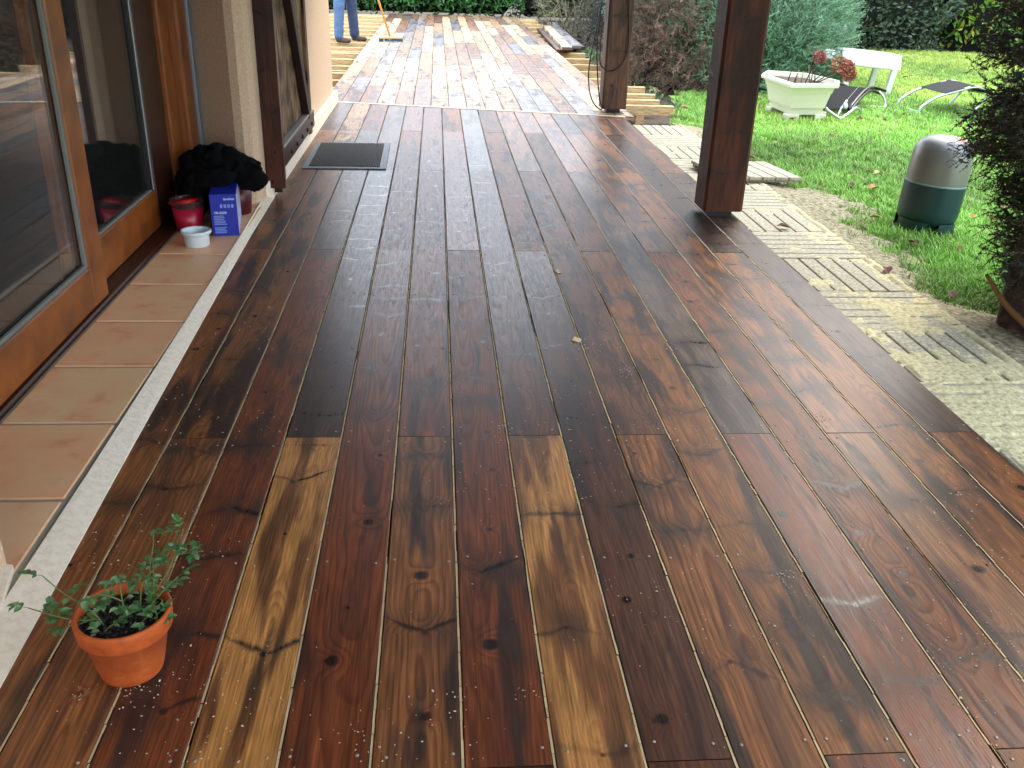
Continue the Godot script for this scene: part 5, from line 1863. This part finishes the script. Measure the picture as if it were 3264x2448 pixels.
	for q in stems:
		st = begin(true)
		var path := smooth_path(q[0], 4)
		tube(st, path, 0.0023, 0.0012, 6)
		obj("stem", st, green, rose)
		for n in q[1]:
			var f: float = lerpf(0.45, 1.0, float(n) / maxf(1, q[1] - 1)) if q[1] > 1 else 1.0
			var p: Vector3 = path[clampi(int(f * (path.size() - 1)), 0, path.size() - 1)]
			var a := rng.randf() * TAU
			var out := Vector3(cos(a), rng.randf_range(0.1, 0.6), sin(a)).normalized()
			var tip := p + out * 0.026
			st = begin(true)
			tube(st, [p, tip], 0.0007, 0.0005, 4)
			obj("leaf_stalk", st, green, rose)
			var side := out.cross(Vector3.UP).normalized()
			for e in [[1.0, Vector3.ZERO, 1.1], [0.45, side, 0.8], [0.45, -side, 0.8], [0.85, side, 0.9], [0.85, -side, 0.9]]:
				if rng.randf() < 0.12: continue
				var dir: Vector3 = (out + e[1] * 1.3 + Vector3(0, rng.randf_range(-0.1, 0.3), 0)).normalized()
				var zax := (Vector3.UP + rdir() * 0.35)
				var x := dir.cross(zax).normalized()
				var bs := Basis(x, dir, x.cross(dir))
				var lo := inst("leaf", lf, null, rose)
				var c: Color = pal[rng.randi() % 5] * rng.randf_range(0.8, 1.25)
				lo.material_override = leaf_mat(c)
				lo.transform = Transform3D(bs.scaled(Vector3.ONE * e[2] * rng.randf_range(0.75, 1.2)), p + out * 0.026 * e[0])
	var lo := inst("leaf", leaf_mesh(0.016, 0.011), leaf_mat(Color(0.28, 0.38, 0.22)), rose)
	lo.transform = Transform3D(Basis(Vector3.RIGHT, -1.4), Vector3(-0.045, 0.147, 0.052))
	lo = inst("leaf", leaf_mesh(0.013, 0.010), leaf_mat(Color(0.28, 0.38, 0.22)), rose)
	lo.transform = Transform3D(Basis(Vector3.UP, 1.9) * Basis(Vector3.RIGHT, -1.4), Vector3(-0.043, 0.147, 0.05))

var leaf_mats := {}
func leaf_mat(c: Color) -> StandardMaterial3D:
	var k := Vector3i(c.r * 60, c.g * 40, c.b * 60)
	if not leaf_mats.has(k):
		var m := plain(c.linear_to_srgb(), 0.32)
		m.cull_mode = BaseMaterial3D.CULL_DISABLED
		m.backlight_enabled = true
		m.backlight = Color(0.25, 0.25, 0.25)
		leaf_mats[k] = m
	return leaf_mats[k]

# ------------------------------------------------------------------ person with broom
func build_person() -> void:
	var p := thing("person", "person in blue jeans standing on the far joists with a broom", "person", Vector3(-1.37, -0.033, -14.9))
	var jean := Color(0.10, 0.19, 0.36)
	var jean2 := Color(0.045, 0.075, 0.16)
	var coat := Color(0.05, 0.06, 0.09)
	var skin := Color(0.55, 0.33, 0.24)
	var shoe := Color(0.12, 0.08, 0.06)
	var pr := [
		# legs: one pair of jeans, the farther leg's shade painted into its colour
		[Vector3(-0.09, 0.10, 0.18), Vector3(-0.07, 0.50, 0.14), 0.072, 0.080, jean], [Vector3(-0.07, 0.50, 0.14), Vector3(-0.06, 0.92, 0.02), 0.084, 0.105, jean],
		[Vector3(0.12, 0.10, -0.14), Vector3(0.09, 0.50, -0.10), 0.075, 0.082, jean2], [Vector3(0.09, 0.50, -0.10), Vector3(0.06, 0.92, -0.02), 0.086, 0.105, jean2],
		[Vector3(-0.10, 0.045, 0.16), Vector3(0.06, 0.035, 0.24), 0.045, 0.038, shoe], [Vector3(0.11, 0.045, -0.15), Vector3(0.27, 0.035, -0.10), 0.045, 0.038, shoe],
		# trunk, bent a little over the broom
		[Vector3(0.0, 0.96, 0.0), Vector3(0.06, 1.20, 0.0), 0.135, 0.145, coat], [Vector3(0.06, 1.20, 0.0), Vector3(0.13, 1.40, 0.0), 0.15, 0.13, coat],
		[Vector3(0.12, 1.42, 0.16), Vector3(0.12, 1.42, -0.16), 0.075, 0.075, coat],
		[Vector3(0.15, 1.46, 0.0), Vector3(0.19, 1.56, 0.0), 0.055, 0.052, skin],
		[Vector3(0.20, 1.64, 0.0), Vector3(0.215, 1.70, 0.0), 0.088, 0.095, skin],
		[Vector3(0.295, 1.645, 0.0), Vector3(0.30, 1.63, 0.0), 0.018, 0.02, skin],
		[Vector3(0.205, 1.655, 0.093), Vector3(0.205, 1.64, 0.093), 0.02, 0.016, skin], [Vector3(0.205, 1.655, -0.093), Vector3(0.205, 1.64, -0.093), 0.02, 0.016, skin],
		# arms to the broom handle
		[Vector3(0.12, 1.40, 0.19), Vector3(0.19, 1.14, 0.24), 0.055, 0.047, coat], [Vector3(0.19, 1.14, 0.24), Vector3(0.30, 1.02, 0.20), 0.045, 0.035, coat],
		[Vector3(0.12, 1.40, -0.19), Vector3(0.24, 1.20, -0.16), 0.055, 0.047, coat], [Vector3(0.24, 1.20, -0.16), Vector3(0.26, 1.20, 0.10), 0.045, 0.035, coat],
		[Vector3(0.315, 1.01, 0.19), Vector3(0.335, 0.985, 0.18), 0.032, 0.03, skin], [Vector3(0.262, 1.20, 0.12), Vector3(0.266, 1.19, 0.15), 0.032, 0.03, skin],
	]
	for i in 4:
		var y := 1.015 - i * 0.021
		pr.append([Vector3(0.345, y, 0.185), Vector3(0.372, y - 0.005, 0.215), 0.010, 0.009, skin])
		pr.append([Vector3(0.372, y - 0.005, 0.215), Vector3(0.348, y - 0.008, 0.232), 0.009, 0.008, skin])
		y = 1.225 - i * 0.021
		pr.append([Vector3(0.285, y, 0.145), Vector3(0.305, y - 0.004, 0.175), 0.010, 0.009, skin])
		pr.append([Vector3(0.305, y - 0.004, 0.175), Vector3(0.282, y - 0.008, 0.192), 0.009, 0.008, skin])
	pr.append([Vector3(0.315, 1.03, 0.20), Vector3(0.325, 1.05, 0.23), 0.011, 0.009, skin])
	pr.append([Vector3(0.262, 1.225, 0.13), Vector3(0.262, 1.245, 0.165), 0.011, 0.009, skin])
	var m := tri_mat(grey_tex(0.09, 4, 0.72, 1.0, 128, 91), 3.0, 0.85)
	m.vertex_color_use_as_albedo = true
	inst("body", nets(pr, 0.0135, 0.02, 0.009, 7.0), m, p)
	var hs := nets([[Vector3(0.18, 1.70, 0), Vector3(0.20, 1.735, 0), 0.092, 0.085, Color.WHITE], [Vector3(0.15, 1.64, 0), Vector3(0.16, 1.69, 0), 0.075, 0.085, Color.WHITE]], 0.012, 0.02, 0.008, 30.0)
	inst("hair", hs, plain(Color(0.17, 0.13, 0.10), 0.9), p)
	for s in [-1, 1]:
		var st := begin(true)
		lathe(st, [Vector2(0, -0.011), Vector2(0.009, -0.006), Vector2(0.011, 0), Vector2(0.009, 0.006), Vector2(0, 0.011)], 10)
		var o := obj("eye", st, plain(Color(0.12, 0.09, 0.08), 0.2), p)
		o.position = Vector3(0.288, 1.672, s * 0.034)
	bx("mouth", Vector3(0.292, 1.603, 0), Vector3(0.012, 0.008, 0.045), plain(Color(0.42, 0.16, 0.14), 0.6), p, 0.003)
	# broom
	var b := thing("broom", "broom with wooden handle and blue green head on the far deck", "broom")
	var st := begin(true)
	tube(st, [Vector3(-0.70, 0.065, -14.72), Vector3(-1.085, 1.28, -14.72)], 0.0145, -1, 10)
	obj("handle", st, plain(Color(0.78, 0.58, 0.28), 0.55), b)
	st = begin()
	var hb := Basis(Vector3.UP, 0.18)
	box(st, Vector3(-0.69, 0.055, -14.70), Vector3(0.36, 0.032, 0.06), hb, 0.008)
	obj("head", st, plain(Color(0.75, 0.62, 0.42), 0.6), b)
	st = begin()
	for i in 90:
		var o := hb * Vector3(rng.randf_range(-0.175, 0.175), 0, rng.randf_range(-0.025, 0.025))
		var q := Vector3(-0.69, 0.04, -14.70) + o
		tube(st, [q, q + Vector3(rng.randf_range(-0.008, 0.008), -0.037, rng.randf_range(-0.008, 0.016))], 0.006, 0.005, 4)
	obj("bristles", st, plain(Color(0.09, 0.33, 0.46), 0.6), b)

# ------------------------------------------------------------------ scattered small things
func build_small() -> void:
	# sawdust crumbs on the planks
	var st := begin()
	box(st, Vector3(0, 0.0006, 0), Vector3(0.0026, 0.0014, 0.0042), Basis.IDENTITY, 0.0005)
	var crumb := done(st)
	var xf := []
	var cs := []
	var fn := FastNoiseLite.new()
	fn.seed = 15
	fn.frequency = 1.6
	fn.fractal_octaves = 3
	var tries := 0
	while xf.size() < 3600 and tries < 60000:
		tries += 1
		var z := -0.9 - 6.5 * pow(rng.randf(), 1.7)
		var x := rng.randf_range(-0.88, 1.58)
		var n := fn.get_noise_2d(x, z)
		if rng.randf() > clampf(0.12 + n * 1.6, 0.03, 1.0): continue
		var s := rng.randf_range(0.35, 0.9) if rng.randf() < 0.92 else rng.randf_range(0.9, 1.4)
		xf.append(Transform3D(Basis(Vector3.UP, rng.randf() * TAU).scaled(Vector3.ONE * s), Vector3(x, 0.0004, z)))
		var v := rng.randf_range(0.25, 0.6)
		cs.append(Color(v, v * 0.85, v * 0.62))
	# clumps
	for q in [[0.04, -1.28, 16], [0.165, -1.30, 14], [0.62, -2.75, 60], [0.78, -1.62, 40], [0.18, -2.36, 40], [-0.66, -1.32, 18], [1.15, -2.4, 60], [0.50, -3.02, 18], [-0.55, -1.33, 22]]:
		for i in q[2]:
			var s := rng.randf_range(0.3, 1.0)
			xf.append(Transform3D(Basis(Vector3.UP, rng.randf() * TAU).scaled(Vector3(s, s, s)), Vector3(q[0] + rng.randfn() * 0.02, 0.0004, q[1] + rng.randfn() * 0.025)))
			var v := rng.randf_range(0.3, 0.6)
			cs.append(Color(v, v * 0.86, v * 0.62))
	var cm := plain(Color.WHITE, 0.9)
	cm.vertex_color_use_as_albedo = true
	var o := multi("sawdust", crumb, cm, xf, cs)
	tag(o, "fine pale sawdust crumbs scattered over the wet planks", "sawdust")
	# three bigger chips
	var chips := [[Vector3(0.495, 0.003, -3.02), "pale wood chip lying on the joint in the middle of the deck"], [Vector3(0.52, 0.003, -3.80), "small pale wood chip lying farther up the middle of the deck"]]
	for q in chips:
		st = begin()
		box(st, Vector3.ZERO, Vector3(0.022, 0.004, 0.03), Basis(Vector3(0.3, 1, 0.2).normalized(), rng.randf() * 3), 0.0015)
		var c := obj("wood_chip", st, plain(Color(0.80, 0.72, 0.55), 0.9), null)
		c.position = q[0]
		tag(c, q[1], "wood chip")
	# fallen leaves
	var lm := leaf_mesh(0.075, 0.05, 0.2)
	var mats := [plain(Color(0.42, 0.20, 0.10), 0.7), plain(Color(0.62, 0.42, 0.22), 0.7), plain(Color(0.34, 0.12, 0.08), 0.7), plain(Color(0.68, 0.58, 0.40), 0.7)]
	for i in 46:
		var z := rng.randf_range(-15.5, -4.2)
		var x := rng.randf_range(2.35, lerpf(2.9, 8.5, clampf((-z - 4.2) / 11.0, 0, 1)))
		if not lawn_inside(x, z): continue
		var l := inst("fallen_leaf", lm, mats[rng.randi() % 4])
		l.transform = Transform3D(Basis(Vector3.UP, rng.randf() * TAU) * Basis(Vector3.RIGHT, -1.35 + rng.randf_range(-0.3, 0.3)) * Basis(Vector3.UP, rng.randf_range(-0.4, 0.4)), Vector3(x, -0.105, z))
		l.scale = Vector3.ONE * rng.randf_range(0.7, 1.3)
		tag(l, "small dry fallen leaf lying on the lawn grass", "leaf", "dry leaves fallen on the lawn")
	for q in [[Vector3(2.13, -0.07, -4.02), "dark red fallen leaf on the sand at the edge of the duckboards"], [Vector3(2.55, -0.10, -4.66), "curled dark brown leaf on the grass before the gas bottle"], [Vector3(2.30, -0.085, -3.72), "dark red fallen leaf on the sand near the cypress foot"], [Vector3(1.93, -0.07, -4.80), "tiny brown leaf on the duckboards right of the nearer post"], [Vector3(2.22, 0.0, -6.35), "pale curled leaf on the loose duckboard tile"]]:
		var l := inst("fallen_leaf", lm, mats[2])
		l.transform = Transform3D(Basis(Vector3.UP, rng.randf() * TAU) * Basis(Vector3.RIGHT, -1.2), q[0])
		tag(l, q[1], "leaf")
